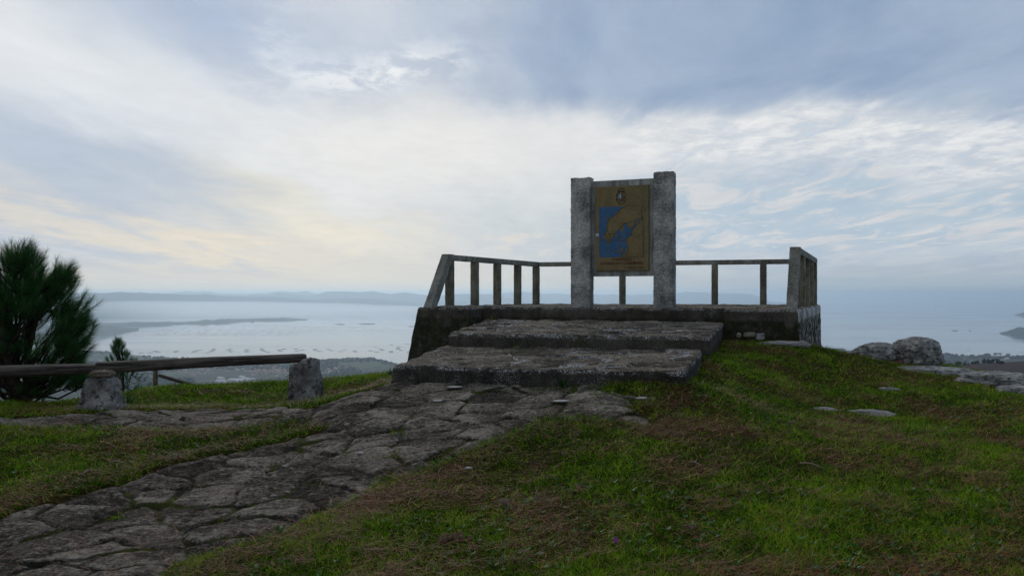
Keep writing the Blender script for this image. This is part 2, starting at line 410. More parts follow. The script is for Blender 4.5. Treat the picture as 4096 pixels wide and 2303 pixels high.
# terrain mesh of the hill top
def terrain():
    xs = np.concatenate([np.arange(-16, -7, .25), np.arange(-7, 8, .05), np.arange(8, 18, .25)])
    ys = np.concatenate([np.arange(-8, 3, .25), np.arange(3, 14, .05), np.arange(14, 30, .25)])
    X, Y = np.meshgrid(xs, ys, indexing='ij'); x = X.ravel(); y = Y.ravel()
    z = ground(x, y)
    sd = path_sdf(x, y); z = z-.05*np.clip(sd/.1, 0, 1)
    for q_ in FOOT: z = z-.3*np.clip(sdf_poly(x, y, [(p.x, p.y) for p in q_])/.12, 0, 1)
    lit = np.clip(.55*np.clip(1-np.abs(sd+.12)/.25, 0, 1)+.5*np.clip(fbm(x*1.9, y*1.9, seed=33, oct=4)*2.2-.1, 0, 1), 0, 1)
    o = mesh_np('ground', np.c_[x, y, z], grid_faces(len(xs), len(ys)), M['soil'], smooth=True, attrs={'litter': lit})
    tag(o, kind='structure')

def path():
    res = .0145
    xs = np.arange(-6.2, 3.6, res); ys = np.arange(3.0, 9.6, res)
    X, Y = np.meshgrid(xs, ys, indexing='ij'); x = X.ravel(); y = Y.ravel()
    keep = (np.abs(x) < .75*y+.4)
    sd = np.full(x.shape, -1.); sd[keep] = path_sdf(x[keep], y[keep])
    keep &= sd > -.03
    idx = np.where(keep)[0]; z = np.zeros_like(x); j = np.zeros_like(x); c = np.zeros_like(x); tp_ = np.zeros_like(x)
    xi, yi = x[idx], y[idx]
    jj, cc, hh = flag(xi, yi, .36, 1)
    tilt = (cc-.5)*.6*(((xi*7.3) % 1)-.5)*0
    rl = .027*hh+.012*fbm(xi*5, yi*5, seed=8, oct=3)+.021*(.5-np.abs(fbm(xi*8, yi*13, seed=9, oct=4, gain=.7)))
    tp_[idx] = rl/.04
    zz = ground(xi, yi)-.018+rl
    zz -= .05*np.clip(1-sd[idx]/.16, 0, 1)**1.5
    z[idx] = zz; j[idx] = jj; c[idx] = cc
    Fc = grid_faces(len(xs), len(ys), keep=keep)
    V, Fc, at = compact(np.c_[x, y, z], Fc, {'joint': j, 'cell': c, 'relief_h': tp_})
    o = mesh_np('stone_path', V, Fc, M['path'], smooth=True, attrs=at); tag(o, kind='structure')
path()

# ------------------------------------------------------------------ rough blocks of masonry
def block(name, q, ztop, zbot, mats, parent, res=.03, batter=0., rough=.012, top=None, wob=.02, seed=0, edge_attr=True, rnd=.02, side_mats=None):
    """footprint q = 4 xy corners (counter-clockwise from front-left: FL, FR, RR, RL). ztop: 4 corner heights. Five faces, displaced."""
    q = [Vector(p) for p in q]; zt = ztop if hasattr(ztop, '__len__') else [ztop]*4
    Vs = []; Fs = []; fm = []; A = {'joint': [], 'cell': [], 'edge': [], 'low': [], 'relief_h': []}; off = 0
    cen = sum(q, Vector((0, 0)))/4
    lw = max((q[1]-q[0]).length, (q[2]-q[3]).length); ld = max((q[3]-q[0]).length, (q[2]-q[1]).length)
    nu = max(2, int(lw/res)); nv = max(2, int(ld/res))
    hmax = max(zt)-zbot; nh = max(2, int(hmax/res))
    def bil(u, v, a): return (a[0]*(1-u)*(1-v)+a[1]*u*(1-v)+a[2]*u*v+a[3]*(1-u)*v)
    def addface(U, Vv, H, nx, ny, mi):
        nonlocal off
        u = U.ravel(); v = Vv.ravel(); h = H.ravel()
        x = bil(u, v, [p.x for p in q]); y = bil(u, v, [p.y for p in q]); zt_ = bil(u, v, zt)
        z = zbot+(zt_-zbot)*h
        # round the upper edges, push the sides out with depth (batter)
        du = np.minimum(u, 1-u)*lw; dv = np.minimum(v, 1-v)*ld; de = np.minimum(du, dv)
        dtop = zt_-z
        ox = x-cen.x; oy = y-cen.y; L = np.hypot(ox, oy)+1e-9
        side = (de < 1e-6)
        bt = batter*dtop
        x = x+np.where(side, ox/L*bt, 0); y = y+np.where(side, oy/L*bt, 0)
        near_t = np.clip(1-dtop/rnd, 0, 1)**2*side
        x = x-ox/L*near_t*rnd*.7; y = y-oy/L*near_t*rnd*.7
        istop = dtop < 1e-6
        z = z-np.where(istop, np.clip(1-de/rnd, 0, 1)**2*rnd*.45, 0)
        # noise displacement, same for shared edges
        nx_ = fbm(x*9, y*9, z*9, seed+1, 4); ny_ = fbm(x*9, y*9, z*9, seed+2, 4); nz_ = fbm(x*9, y*9, z*0, seed+3, 4)
        w = fbm(x*1.6, y*1.6, 0*z, seed+5, 3)*wob
        x = x+rough*nx_+w*ox/L; y = y+rough*ny_+w*oy/L; z = z+rough*.5*nz_
        jj = np.zeros_like(x); cc = np.zeros_like(x); wo_ = np.full_like(x, .5)
        if top is not None:
            j, c, hh = flag(x, y, top, seed+7)
            w2 = np.where(istop, 1, np.clip(1-dtop/.02, 0, 1))
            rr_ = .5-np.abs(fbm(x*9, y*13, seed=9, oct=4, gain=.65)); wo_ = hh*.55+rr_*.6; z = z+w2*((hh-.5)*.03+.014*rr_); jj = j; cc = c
        Vs.append(np.c_[x, y, z]); Fs.append(grid_faces(nx, ny, off)); fm.append(np.full((nx-1)*(ny-1), mi)); off += nx*ny
        A['joint'].append(jj); A['cell'].append(cc); A['relief_h'].append(wo_)
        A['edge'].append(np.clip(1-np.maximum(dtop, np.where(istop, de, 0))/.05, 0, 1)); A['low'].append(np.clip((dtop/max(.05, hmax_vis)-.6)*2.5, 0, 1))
    hmax_vis = max(.16, min(hmax, .2))
    lu = np.linspace(0, 1, nu+1); lv = np.linspace(0, 1, nv+1); lh = np.linspace(0, 1, nh+1)
    lh = 1-(1-lh)**1.0
    sm = side_mats or [1, 1, 1, 1]
    U, V_ = np.meshgrid(lu, lv, indexing='ij'); addface(U, V_, np.ones_like(U), nu+1, nv+1, 0)
    U, H = np.meshgrid(lu, lh, indexing='ij'); addface(U, 0*U, H, nu+1, nh+1, sm[0])           # front
    V_, H = np.meshgrid(lv, lh, indexing='ij'); addface(1+0*V_, V_, H, nv+1, nh+1, sm[1])      # right
    U, H = np.meshgrid(lu[::-1], lh, indexing='ij'); addface(U, 1+0*U, H, nu+1, nh+1, sm[2])   # rear
    V_, H = np.meshgrid(lv[::-1], lh, indexing='ij'); addface(0*V_, V_, H, nv+1, nh+1, sm[3])  # left
    return mesh_np(name, np.concatenate(Vs), np.concatenate(Fs), parent=parent, smooth=True, mats=mats, fmat=np.concatenate(fm),
                   attrs={k: np.concatenate(v) for k, v in A.items()})

ZF = -.235
FL, FR, RRo, RLo = Vector((-1.69, 14.3)), Vector((4.28, 11.9)), Vector((6.62, 17.1)), Vector((.45, 18.9))
pu = (FR-FL).normalized(); pv = Vector((-pu.y, pu.x))
RB = .55
plat = empty('viewing_platform', (2, 13.2, -.9))
tag(plat, 'low dark stone viewing platform with paved top at the end of the path', 'platform')
q = [FL+(RLo-FL).normalized()*RB, FR+(RRo-FR).normalized()*RB, RRo, RLo]
# main body, its front is the top riser
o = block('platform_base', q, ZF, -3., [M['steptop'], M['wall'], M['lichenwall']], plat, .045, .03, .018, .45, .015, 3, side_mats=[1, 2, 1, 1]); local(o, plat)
WLr = Vector((-.76, 13.93)); WRl = Vector((3.27, 12.3))
e = .06
q = [FL, WLr, WLr+pv*(RB+e), FL+(RLo-FL).normalized()*(RB+e)]
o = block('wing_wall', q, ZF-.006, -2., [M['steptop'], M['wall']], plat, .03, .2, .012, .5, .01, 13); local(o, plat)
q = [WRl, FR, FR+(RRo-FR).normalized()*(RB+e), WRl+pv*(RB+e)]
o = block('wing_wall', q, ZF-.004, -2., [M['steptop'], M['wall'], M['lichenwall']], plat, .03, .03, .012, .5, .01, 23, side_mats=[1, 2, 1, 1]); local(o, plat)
# two broad steps
def XY(px, D): p = PX(px, D, 0); return Vector((p.x, p.y))
s2 = [XY(1129, 10.4), XY(1782, 9.35), XY(1822, 12.6), XY(1225, 14.5)]
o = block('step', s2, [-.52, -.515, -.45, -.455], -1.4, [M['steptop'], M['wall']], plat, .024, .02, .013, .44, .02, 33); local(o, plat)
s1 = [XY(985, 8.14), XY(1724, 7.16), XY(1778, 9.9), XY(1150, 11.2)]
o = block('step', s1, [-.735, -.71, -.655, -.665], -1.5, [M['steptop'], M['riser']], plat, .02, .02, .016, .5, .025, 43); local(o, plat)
FOOT = [s1, s2, [FL, FR, RRo, RLo]]
terrain()

# ------------------------------------------------------------------ bars of dressed stone
def bar(name, pts, w, d, mat, parent, res=.04, rough=.005, seed=0, wdir=None, bevel=.008):
    """quad bar between two points, w = half size along wdir, d = half size along the third axis"""
    a, b = Vector(pts[0]), Vector(pts[1]); t = (b-a); L = t.length; t.normalize()
    wd = Vector(wdir).normalized() if wdir is not None else t.cross(Vector((0, 0, 1))).normalized()
    wd = (wd-t*wd.dot(t)).normalized(); dd = t.cross(wd).normalized()
    n = max(2, int(L/res)); ring = []
    m = max(2, int(2*w/res)); k = max(2, int(2*d/res))
    def edge(n_): return np.concatenate([[-1+bevel/1], np.linspace(-1, 1, n_+1)[1:-1], [1-bevel]]) if False else np.linspace(-1, 1, n_+1)
    for s in edge(m)[:-1]: ring.append((s, -1))
    for s in edge(k)[:-1]: ring.append((1, s))
    for s in edge(m)[::-1][:-1]: ring.append((s, 1))
    for s in edge(k)[::-1][:-1]: ring.append((-1, s))
    nr = len(ring); V = []
    for i in range(n+1):
        c = a+t*(L*i/n); ends = bevel*.8 if i in (0, n) else 0
        for (s, r) in ring:
            cw = bevel*.6 if abs(abs(s)-1) < 1e-6 and abs(abs(r)-1) < 1e-6 else 0
            V.append(c+wd*s*(w-ends-cw)+dd*r*(d-ends-cw))
    Fc = []
    for i in range(n):
        for j in range(nr):
            j2 = (j+1) % nr; Fc.append((i*nr+j, i*nr+j2, (i+1)*nr+j2, (i+1)*nr+j))
    V = np.array([tuple(v) for v in V])
    dx = np.stack([fbm(V[:, 0]*14, V[:, 1]*14, V[:, 2]*14, seed+i, 4, .7) for i in range(3)], -1)
    V = V+dx*rough
    # end caps as fans (quads collapsed would be degenerate: use small inner rings)
    for i0, c in ((0, a), (n, b)):
        base = len(V); inner = np.array(c)+(V[i0*nr:(i0+1)*nr]-np.array(c))*.02
        V = np.concatenate([V, inner])
        for j in range(nr):
            j2 = (j+1) % nr
            Fc.append((i0*nr+j2, i0*nr+j, base+j, base+j2) if i0 == 0 else (i0*nr+j, i0*nr+j2, base+j2, base+j))
    o = mesh_np(name, V, np.array(Fc), mat, smooth=False)
    bm = bmesh.new(); bm.from_mesh(o.data); bmesh.ops.recalc_face_normals(bm, faces=bm.faces); bm.to_mesh(o.data); bm.free()
    if parent: local(o, parent)
    return o

rail = empty('stone_railing', (2.5, 15.5, ZF))
tag(rail, 'grey stone railing of square posts round three sides of the platform', 'railing')
NL, RL, RR, NR = Vector((-1.18, 15.1, 0)), Vector((.56, 18.5, 0)), Vector((6.33, 16.72, 0)), Vector((4.56, 12.8, 0))
RH = .985
def rpt(p, z): return Vector((p.x, p.y, z))
up = Vector((0, 0, 1))
rt = ZF+RH-.055     # rail centre height
ext = .07
dl = (RL-NL).normalized(); dr = (RR-RL).normalized(); dn = (NR-RR).normalized()
bar('top_rail', (rpt(NL-dl*.1, rt), rpt(RL+dl*.075, rt)), .075, .056, M['rail'], rail, seed=1, wdir=dl.cross(up))
bar('top_rail', (rpt(RL+dr*.08, rt-.003), rpt(RR-dr*.08, rt-.003)), .073, .052, M['rail'], rail, seed=2, wdir=dr.cross(up))
bar('top_rail', (rpt(RR-dn*.075, rt), rpt(NR+dn*.1, rt)), .075, .056, M['rail'], rail, seed=3, wdir=dn.cross(up))
posts = []
for i in range(5): posts.append((NL.lerp(RL, i/4), dl))
for i in range(1, 6): posts.append((RL.lerp(RR, i/6), dr))
for i in range(5): posts.append((RR.lerp(NR, i/4), dn))
for i, (p, dd) in enumerate(posts):
    bar('post', (rpt(p, ZF-.06), rpt(p, rt-.053)), .069, .069, M['post'], rail, .03, .006, seed=10+i, wdir=dd.cross(up))
def brace(p, d, seed):
    # sloping slab, top joins the rail end, foot stands further out
    top = p+d*.06; foot = p+d*.70
    a = rpt(foot, ZF-.04); b = rpt(top, ZF+RH+.004)
    n = d.cross(up).normalized(); hw = .1
    V = []; N = 18
    cols = [(-1, -1), (0, -1), (1, -1), (1, 0), (1, 1), (0, 1), (-1, 1), (-1, 0)]
    for i in range(N+1):
        c = a.lerp(b, i/N)
        for s, r in cols: V.append(tuple(c+d*s*hw*(1.05-.1*i/N)+n*r*.078))
    V = np.array(V); V += .006*np.stack([fbm(V[:, 0]*14, V[:, 1]*14, V[:, 2]*14, seed+i, 4) for i in range(3)], -1)
    Fc = [(i*8+j, i*8+(j+1) % 8, (i+1)*8+(j+1) % 8, (i+1)*8+j) for i in range(N) for j in range(8)]
    o = mesh_np('brace', V, np.array(Fc), M['rail'])
    bm = bmesh.new(); bm.from_mesh(o.data); bmesh.ops.holes_fill(bm, edges=bm.edges); bmesh.ops.recalc_face_normals(bm, faces=bm.faces); bm.to_mesh(o.data); bm.free()
    local(o, rail)
brace(NL, -dl, 61); brace(NR, dn, 71)

# ------------------------------------------------------------------ monument
mon = empty('monument', (1.9, 13.8, ZF)); tag(mon, 'granite monument, ochre map plaque between two rough pillars on the platform', 'monument')
ma = math.radians(22); mu = Vector((math.cos(ma), -math.sin(ma), 0)); mv = Vector((math.sin(ma), math.cos(ma), 0))
def pillar(px, D, h, w, d, seed):
    front = PX(px, D, ZF)      # centre of front face foot
    c = front+mv*d/2
    V = []; Fc = []; res = .018
    nu, nd, nh = int(w/res), int(d/res), int(h/res)
    ring = [(-1+2*i/nu, -1) for i in range(nu)]+[(1, -1+2*i/nd) for i in range(nd)]+[(1-2*i/nu, 1) for i in range(nu)]+[(-1, 1-2*i/nd) for i in range(nd)]
    nr = len(ring)
    rr = np.array(ring)
    for i in range(nh+1):
        z = ZF-.05+(h+.05)*i/nh
        for s, r in ring:
            k = .93 if abs(s) == 1 and abs(r) == 1 else 1
            V.append(tuple(c+mu*s*w/2*k+mv*r*d/2*k+up*(z-ZF)))
    for i in range(nh):
        for j in range(nr):
            j2 = (j+1) % nr; Fc.append((i*nr+j, i*nr+j2, (i+1)*nr+j2, (i+1)*nr+j))
    V = np.array(V); base = nh*nr
    prev = base; cc = np.array(c+up*h)
    for k in (.75, .5, .25, .03):
        st = len(V); V = np.concatenate([V, cc+(V[base:base+nr]-cc)*k])
        for j in range(nr):
            j2 = (j+1) % nr; Fc.append((prev+j, prev+j2, st+j2, st+j))
        prev = st
    # split-face granite: chipped facets
    a = fbm(V[:, 0]*9+V[:, 1]*3, V[:, 1]*9, V[:, 2]*12, seed, 4, .62); b = fbm(V[:, 0]*26, V[:, 1]*26, V[:, 2]*34, seed+9, 3, .6)
    off = (V-cc); off[:, 2] = 0; off /= np.maximum(1e-6, np.linalg.norm(off, axis=1))[:, None]
    V = V+off*(a*.007+b*.009)[:, None]; V[:, 2] += np.where(V[:, 2] > ZF+h-.02, a*.012+b*.008, 0)
    o = mesh_np('pillar', V, np.array(Fc), M['pillar']); local(o, mon)
    return c
pl = pillar(1459, 14.0, 2.285, .36, .24, 5)
pr = pillar(1667.5, 13.46, 2.305, .34, .27, 15)
# slab between pillars
def pt(px, D, z): return PX(px, D, z)
sl_c = (pl+pr)/2; half = (pr-pl).length/2
sdir = (pr-pl); sdir.z = 0; sdir.normalize(); sn = Vector((-sdir.y, sdir.x, 0))
zt_s = -(451-HY)*13.75/F; zb_s = -(694.5-HY)*13.75/F
bar('backing_slab', (Vector((sl_c.x, sl_c.y, 0))-sdir*(half-.155)+up*((zt_s+zb_s)/2)+sn*.0, Vector((sl_c.x, sl_c.y, 0))+sdir*(half-.155)+up*((zt_s+zb_s)/2)), (zt_s-zb_s)/2, .05, M['slab'], mon, .06, .002, 3, wdir=up, bevel=.004)
# ochre panel
Dp = 13.66
pTL, pTR, pBL, pBR = P(1498.5, 469.5, Dp+.17), P(1633.3, 461.5, Dp-.17), P(1499.5, 681.4, Dp+.17), P(1634, 679, Dp-.17)
pc = (pTL+pTR+pBL+pBR)/4; pw = ((pTR-pTL).xy.length+(pBR-pBL).xy.length)/2; ph = (pTL.z-pBL.z+pTR.z-pBR.z)/2
# put it flat on the slab
fn = -sn   # towards viewer
base_c = Vector((sl_c.x, sl_c.y, 0))+fn*.052
# slide along the slab so that it matches
ang = (pc.x/pc.y); k_ = (ang*base_c.y-base_c.x)/(sdir.x-ang*sdir.y); pcen = base_c+sdir*k_; pcen.z = pc.z
TH = .045
b_ = MB(); x0, z0 = pw/2, ph/2; bv = .008
cs = []
for y_, k in ((0, 0), (TH-bv, 0), (TH, bv)):
    cs.append([pcen+fn*y_+sdir*s*(x0-k)+up*r*(z0-k) for s, r in ((-1, -1), (1, -1), (1, 1), (-1, 1))])
vs = [v for ring in cs for v in ring]
b_.add(vs, [(3, 2, 1, 0), (8, 9, 10, 11)]+[(i*4+j, i*4+(j+1) % 4, i*4+4+(j+1) % 4, i*4+4+j) for i in (0, 1) for j in range(4)])
panel = b_.build('map_plaque', M['tan']); local(panel, mon)
def pq(X, Y, h=0.):   # zoomed-photo map coordinates -> plaque face
    u = (X-100)/885.; tp = -54-54*u; bt = 1340-15*u; v = (Y-tp)/(bt-tp)
    return pcen+fn*(TH+h)+sdir*((u-.5)*pw)+up*((.5-v)*ph)
def on_plaque(o):
    o.parent = panel
    return o
def prism(name, pts, h, mat, h0=0.):
    bm = bmesh.new(); vs = [bm.verts.new(pq(x, y, h)) for x, y in pts]
    [bm.faces.new([vs[i] for i in tri]) for tri in tessellate_polygon([[Vector((x, -y, 0)) for x, y in pts]])]
    be = [e for e in bm.edges if e.is_boundary]
    r = bmesh.ops.extrude_edge_only(bm, edges=be); nv = [g for g in r['geom'] if isinstance(g, bmesh.types.BMVert)]
    for v in nv: v.co -= fn*(h-h0+.001)
    bmesh.ops.recalc_face_normals(bm, faces=bm.faces)
    me = bpy.data.meshes.new(name); bm.to_mesh(me); bm.free(); me.materials.append(mat)
    o = bpy.data.objects.new(name, me); COL.objects.link(o); return on_plaque(o)
def lines(name, polys, wd, mat, h=.004):
    b = MB()
    for pl_ in polys:
        pts = [pq(x, y, h) for x, y in pl_]
        for i in range(len(pts)-1):
            a, c = pts[i], pts[i+1]; t = (c-a)
            if t.length < 1e-6: continue
            t.normalize(); w_ = t.cross(fn)*wd/2
            b.add([a-w_-t*wd*.4, a+w_-t*wd*.4, c+w_+t*wd*.4, c-w_+t*wd*.4], [(0, 1, 2, 3)])
    return on_plaque(b.build(name, mat))
sea = [(158, 280), (575, 262), (545, 280), (510, 310), (480, 345), (440, 370), (425, 400), (390, 425), (350, 440), (335, 465), (310, 495), (300, 540), (285, 580), (285, 640), (275, 680), (250, 720), (240, 745), (215, 770), (205, 790), (240, 785), (262, 800), (285, 830), (300, 850), (290, 875), (270, 910), (310, 900), (345, 875), (358, 840), (355, 805), (385, 790), (415, 765), (445, 755), (460, 745), (440, 725), (445, 700), (470, 670), (495, 645), (520, 640), (530, 655), (520, 690), (555, 712), (560, 670), (585, 655), (570, 640), (570, 600), (585, 545), (600, 540), (625, 590), (630, 625), (660, 635), (700, 610), (720, 610), (762, 560), (766, 500), (800, 480), (880, 452), (882, 462), (800, 496), (780, 512), (780, 568), (732, 622), (702, 672), (695, 700), (705, 735), (670, 745), (640, 775), (605, 780), (605, 800), (625, 810), (620, 830), (605, 850), (610, 890), (635, 920), (630, 950), (605, 970), (600, 1010), (612, 1045), (570, 1040), (545, 1050), (555, 1000), (555, 950), (515, 945), (515, 985), (480, 1000), (440, 990), (435, 1020), (450, 1035), (490, 1020), (525, 1030), (530, 1060), (535, 1105), (160, 1115)]
prism('painted_sea', sea, .002, M['blue'])
isl = [[(525, 795), (545, 790), (560, 800), (555, 825), (548, 845), (538, 840), (540, 815)], [(530, 860), (542, 855), (545, 885), (533, 888)], [(570, 945), (580, 940), (575, 975), (565, 975)], [(312, 985), (322, 985), (332, 1012), (315, 1018)], [(505, 640), (525, 650), (520, 690), (500, 700)]]
for il in isl[:4]: prism('painted_island', il, .0045, M['tan'])
for (X, Y, w_) in [(275, 462, 85), (250, 537, 60), (203, 815, 66), (398, 812, 46), (480, 830, 90), (502, 742, 50), (505, 770, 75), (522, 925, 56), (645, 708, 72), (305, 1038, 72)]:
    prism('name_strip', [(X-w_/2, Y-8), (X+w_/2, Y-8), (X+w_/2, Y+8), (X-w_/2, Y+8)], .0045, M['tan'])
bars = [[(X-w_/2+4, Y), (X+w_/2-4, Y)] for (X, Y, w_) in [(275, 462, 85), (250, 537, 60), (203, 815, 66), (398, 812, 46), (480, 830, 90), (502, 742, 50), (505, 770, 75), (522, 925, 56), (645, 708, 72), (305, 1038, 72)]]
for b__ in bars: lines('strip_lettering', [b__], .005, M['ink'], .0062)
roads = [[(605, 262), (560, 285), (510, 310), (480, 360), (430, 410), (370, 440), (335, 470), (310, 530), (300, 600), (300, 660), (325, 710), (345, 770), (352, 810), (358, 850), (330, 870), (300, 880), (290, 865), (325, 850)],
 [(300, 660), (270, 700), (248, 745), (300, 770), (310, 810), (325, 850)], [(395, 790), (425, 740), (445, 690), (490, 640), (530, 610), (560, 560), (585, 530)],
 [(585, 530), (620, 555), (660, 520), (720, 510), (765, 490), (800, 465), (850, 450), (888, 450)], [(620, 555), (635, 600), (680, 605), (730, 600), (755, 560), (755, 510)],
 [(875, 255), (865, 320), (870, 380), (872, 430), (888, 450), (888, 520), (892, 620), (895, 710), (897, 800), (897, 900), (897, 1000), (905, 1050), (890, 1090)],
 [(888, 450), (830, 510), (800, 560), (750, 600), (720, 640), (700, 680), (705, 735), (660, 760), (635, 800), (632, 860), (640, 920), (650, 960), (645, 1020), (620, 1060), (570, 1068), (535, 1050), (510, 1010), (450, 1030), (440, 1000)],
 [(705, 735), (740, 760), (775, 775), (820, 740), (890, 710)], [(345, 735), (380, 715), (435, 720)], [(540, 1060), (540, 1100)],
 [(600, 250), (905, 243)], [(535, 1105), (905, 1100)], [(560, 825), (600, 830), (632, 828)]]
lines('road_lines', roads, .0045, M['ink'], .0055)
lines('map_border', [[(908, 250), (908, 1100)]], .004, M['greyblue'], .003)
def cb(l): return [(165.4+.289*x, -82.7+.289*y) for x, y in l]
prism('crest_field', cb([(1105, 725), (1130, 620), (1180, 520), (1255, 468), (1262, 725)]), .003, M['lightblue'])
prism('crest_field', cb([(1105, 728), (1262, 728), (1262, 960), (1180, 920), (1130, 860)]), .003, M['greyblue'])
prism('crest_field', cb([(1268, 468), (1380, 520), (1430, 640), (1430, 780), (1380, 880), (1268, 960)]), .003, M['brownpaint'])
prism('crest_boat', cb([(1150, 610), (1175, 620), (1245, 705), (1150, 720)]), .005, M['brownpaint'])
bd = [(1150, 380), (1100, 400), (1050, 470), (985, 560), (975, 610), (1020, 635), (1050, 590), (1010, 575), (1000, 605), (1060, 620), (1085, 660), (1085, 720), (1050, 790), (1000, 810), (990, 770), (1030, 760), (1010, 735), (965, 770), (975, 850), (1020, 910), (1110, 900), (1080, 960), (1130, 1030), (1180, 1060), (1230, 1030), (1270, 1020), (1310, 1030), (1370, 1050), (1430, 1020), (1470, 950), (1410, 900), (1460, 880), (1540, 860), (1575, 780), (1540, 710), (1480, 740), (1500, 780), (1450, 700), (1450, 650), (1470, 590), (1530, 600), (1560, 560), (1500, 480), (1440, 390), (1380, 380), (1380, 420), (1350, 450), (1300, 450), (1250, 460), (1180, 460), (1130, 440), (1110, 410), (1150, 380)]
crown = [(1100, 350), (1080, 260), (1130, 200), (1250, 180), (1400, 190), (1460, 260), (1440, 350), (1100, 350), (1180, 300), (1265, 350), (1350, 290), (1440, 350)]
lines('crest_outline', [cb(bd), cb(crown), cb([(1265, 200), (1265, 130)]), cb([(1240, 150), (1290, 150)]), cb([(1165, 555), (1245, 555)]), cb([(1090, 320), (1450, 310)])], .007, M['ink'], .0065)
def disc(name, X, Y, r, h, mat, seg=20, sx=1, sy=1):
    return prism(name, [(X+r*sx*math.cos(a*2*math.pi/seg), Y+r*sy*math.sin(a*2*math.pi/seg)) for a in range(seg)], h, mat)
disc('round_sticker', 128, 742, 25, .002, M['white'])
prism('sticker_mark', [(113, 726), (143, 726), (131, 742), (143, 758), (113, 758), (125, 742)], .003, M['stblue'])
disc('sticker_dot', 128, 742, 6, .004, M['stred'])
def text(name, s, X, Y, height, width):
    cu = bpy.data.curves.new(name, 'FONT'); cu.body = s; cu.size = 1; cu.align_x = 'CENTER'; cu.align_y = 'CENTER'; cu.extrude = .01; cu.offset = .004
    tmp = bpy.data.objects.new(name, cu); COL.objects.link(tmp); bpy.context.view_layer.update()
    dg = bpy.context.evaluated_depsgraph_get(); me = bpy.data.meshes.new_from_object(tmp.evaluated_get(dg)); bpy.data.objects.remove(tmp)
    co = np.array([v.co[:] for v in me.vertices]); mn, mx = co.min(0), co.max(0); c = (mn+mx)/2
    uw = (pq(X+width/2, Y)-pq(X-width/2, Y)).length; uh = (pq(X, Y+height/2)-pq(X, Y-height/2)).length
    o0 = pq(X, Y, .002)
    for v in me.vertices:
        a = (v.co.x-c[0])/(mx[0]-mn[0])*uw; b = (v.co.y-c[1])/(mx[1]-mn[1])*uh; v.co = o0+sdir*a+up*b+fn*(.0025 if v.co.z > 0 else -.001)
    me.materials.clear(); me.materials.append(M['maroon']); me.name = name
    o = bpy.data.objects.new(name, me); COL.objects.link(o); return on_plaque(o)
text('inscription', 'CONCELLO', 535, 1143, 40, 323)
text('inscription', 'A POBRA DO CARAMINAL', 540, 1207, 44, 728)
text('inscription', '6 - XULLO - 2001', 745, 1280, 30, 320)

# ------------------------------------------------------------------ rocks, stone supports, logs
def rock(name, c, size, mat, seed, label, cat='rock', group=None, sub=5, rough=.22, rot=0, boxy=.0, parent=None, flat=0.):
    bm = bmesh.new(); bmesh.ops.create_icosphere(bm, subdivisions=sub, radius=1)
    me = bpy.data.meshes.new(name); bm.to_mesh(me); bm.free()
    co = np.empty(len(me.vertices)*3, np.float32); me.vertices.foreach_get('co', co); v = co.reshape(-1, 3).astype(float)
    if boxy:
        m_ = np.abs(v).max(1, keepdims=True); v = v*(1-boxy)+v/m_*boxy*.82
    n = fbm(v[:, 0]*1.3, v[:, 1]*1.3, v[:, 2]*1.3, seed, 5, .55); n2 = fbm(v[:, 0]*5, v[:, 1]*5, v[:, 2]*5, seed+9, 4, .6)
    rdg = -np.abs(fbm(v[:, 0]*2.1, v[:, 1]*2.1, v[:, 2]*3.5, seed+4, 3))
    v = v*(1+rough*n*1.3+rough*.35*n2+rough*.5*rdg)[:, None]
    v[:, 2] = np.where(v[:, 2] > 0, v[:, 2]*(1-flat*np.clip(v[:, 2], 0, 1)), v[:, 2])
    cr, sr = math.cos(rot), math.sin(rot); v = v*np.array(size)
    v = np.c_[v[:, 0]*cr-v[:, 1]*sr, v[:, 0]*sr+v[:, 1]*cr, v[:, 2]]
    me.vertices.foreach_set('co', v.astype(np.float32).ravel()); me.materials.append(mat); me.polygons.foreach_set('use_smooth', [True]*len(me.polygons)); me.update()
    o = bpy.data.objects.new(name, me); COL.objects.link(o); o.location = c
    if parent: local(o, parent); o.location = Vector(c)-parent.location
    else: tag(o, label, cat, group)
    return o
def prock(name, px, D, ztopoff, size, *a, **k):   # rock sitting in the ground at px, D
    x = (px-CX)/F*D; z = g1(x, D)+ztopoff
    return rock(name, (x, D, z), size, *a, **k)
rock('boulder', P(2210, 891, 12.4), (.38, .36, .2), M['boulder'], 3, 'lower rounded lichen covered boulder left of the bigger one on the crest', 'boulder', 'boulders on the crest', 6, .2, .1, .2)
rock('boulder', P(2303, 888, 12.1), (.35, .4, .255), M['boulder'], 11, 'larger domed grey boulder with black lichen on the crest', 'boulder', 'boulders on the crest', 6, .2, .3, .2)
rock('rock_ledge', P(2335, 943, 10.9), (.66, .34, .12), M['boulder'], 21, 'long flat grey rock ledge below the two boulders', 'rock', 'bedrock in the grass', 6, .2, -.1, .3)
rock('rock_ledge', P(2490, 960, 10.1), (.42, .42, .14), M['boulder'], 31, 'sloping lichen streaked outcrop at the right end of the crest', 'rock', 'bedrock in the grass', 6, .3, -.5, .35)
rock('rock_ledge', P(2572, 990, 9.6), (.34, .42, .13), M['boulder'], 35, 'low outcrop cut by the right edge of the photo', 'rock', 'bedrock in the grass', 6, .2, -.5, .2)
prock('rock', 2190, 7.95, -.015, (.25, .16, .05), M['slabrock'], 41, 'pale curved rock showing through the grass, right of its thin grey neighbour', 'rock', 'bedrock in the grass', 5, .25, -.15)
prock('rock', 2068, 7.95, -.015, (.16, .09, .03), M['slabrock'], 47, 'thin grey rock strip beside the pale curved rock in the grass', 'rock', 'bedrock in the grass', 5, .25, .1)
prock('rock', 2235, 9.1, -.02, (.14, .09, .055), M['slabrock'], 51, 'small tilted slab of rock between the ledge and the pale rock', 'rock', 'bedrock in the grass', 5, .25, -.5)
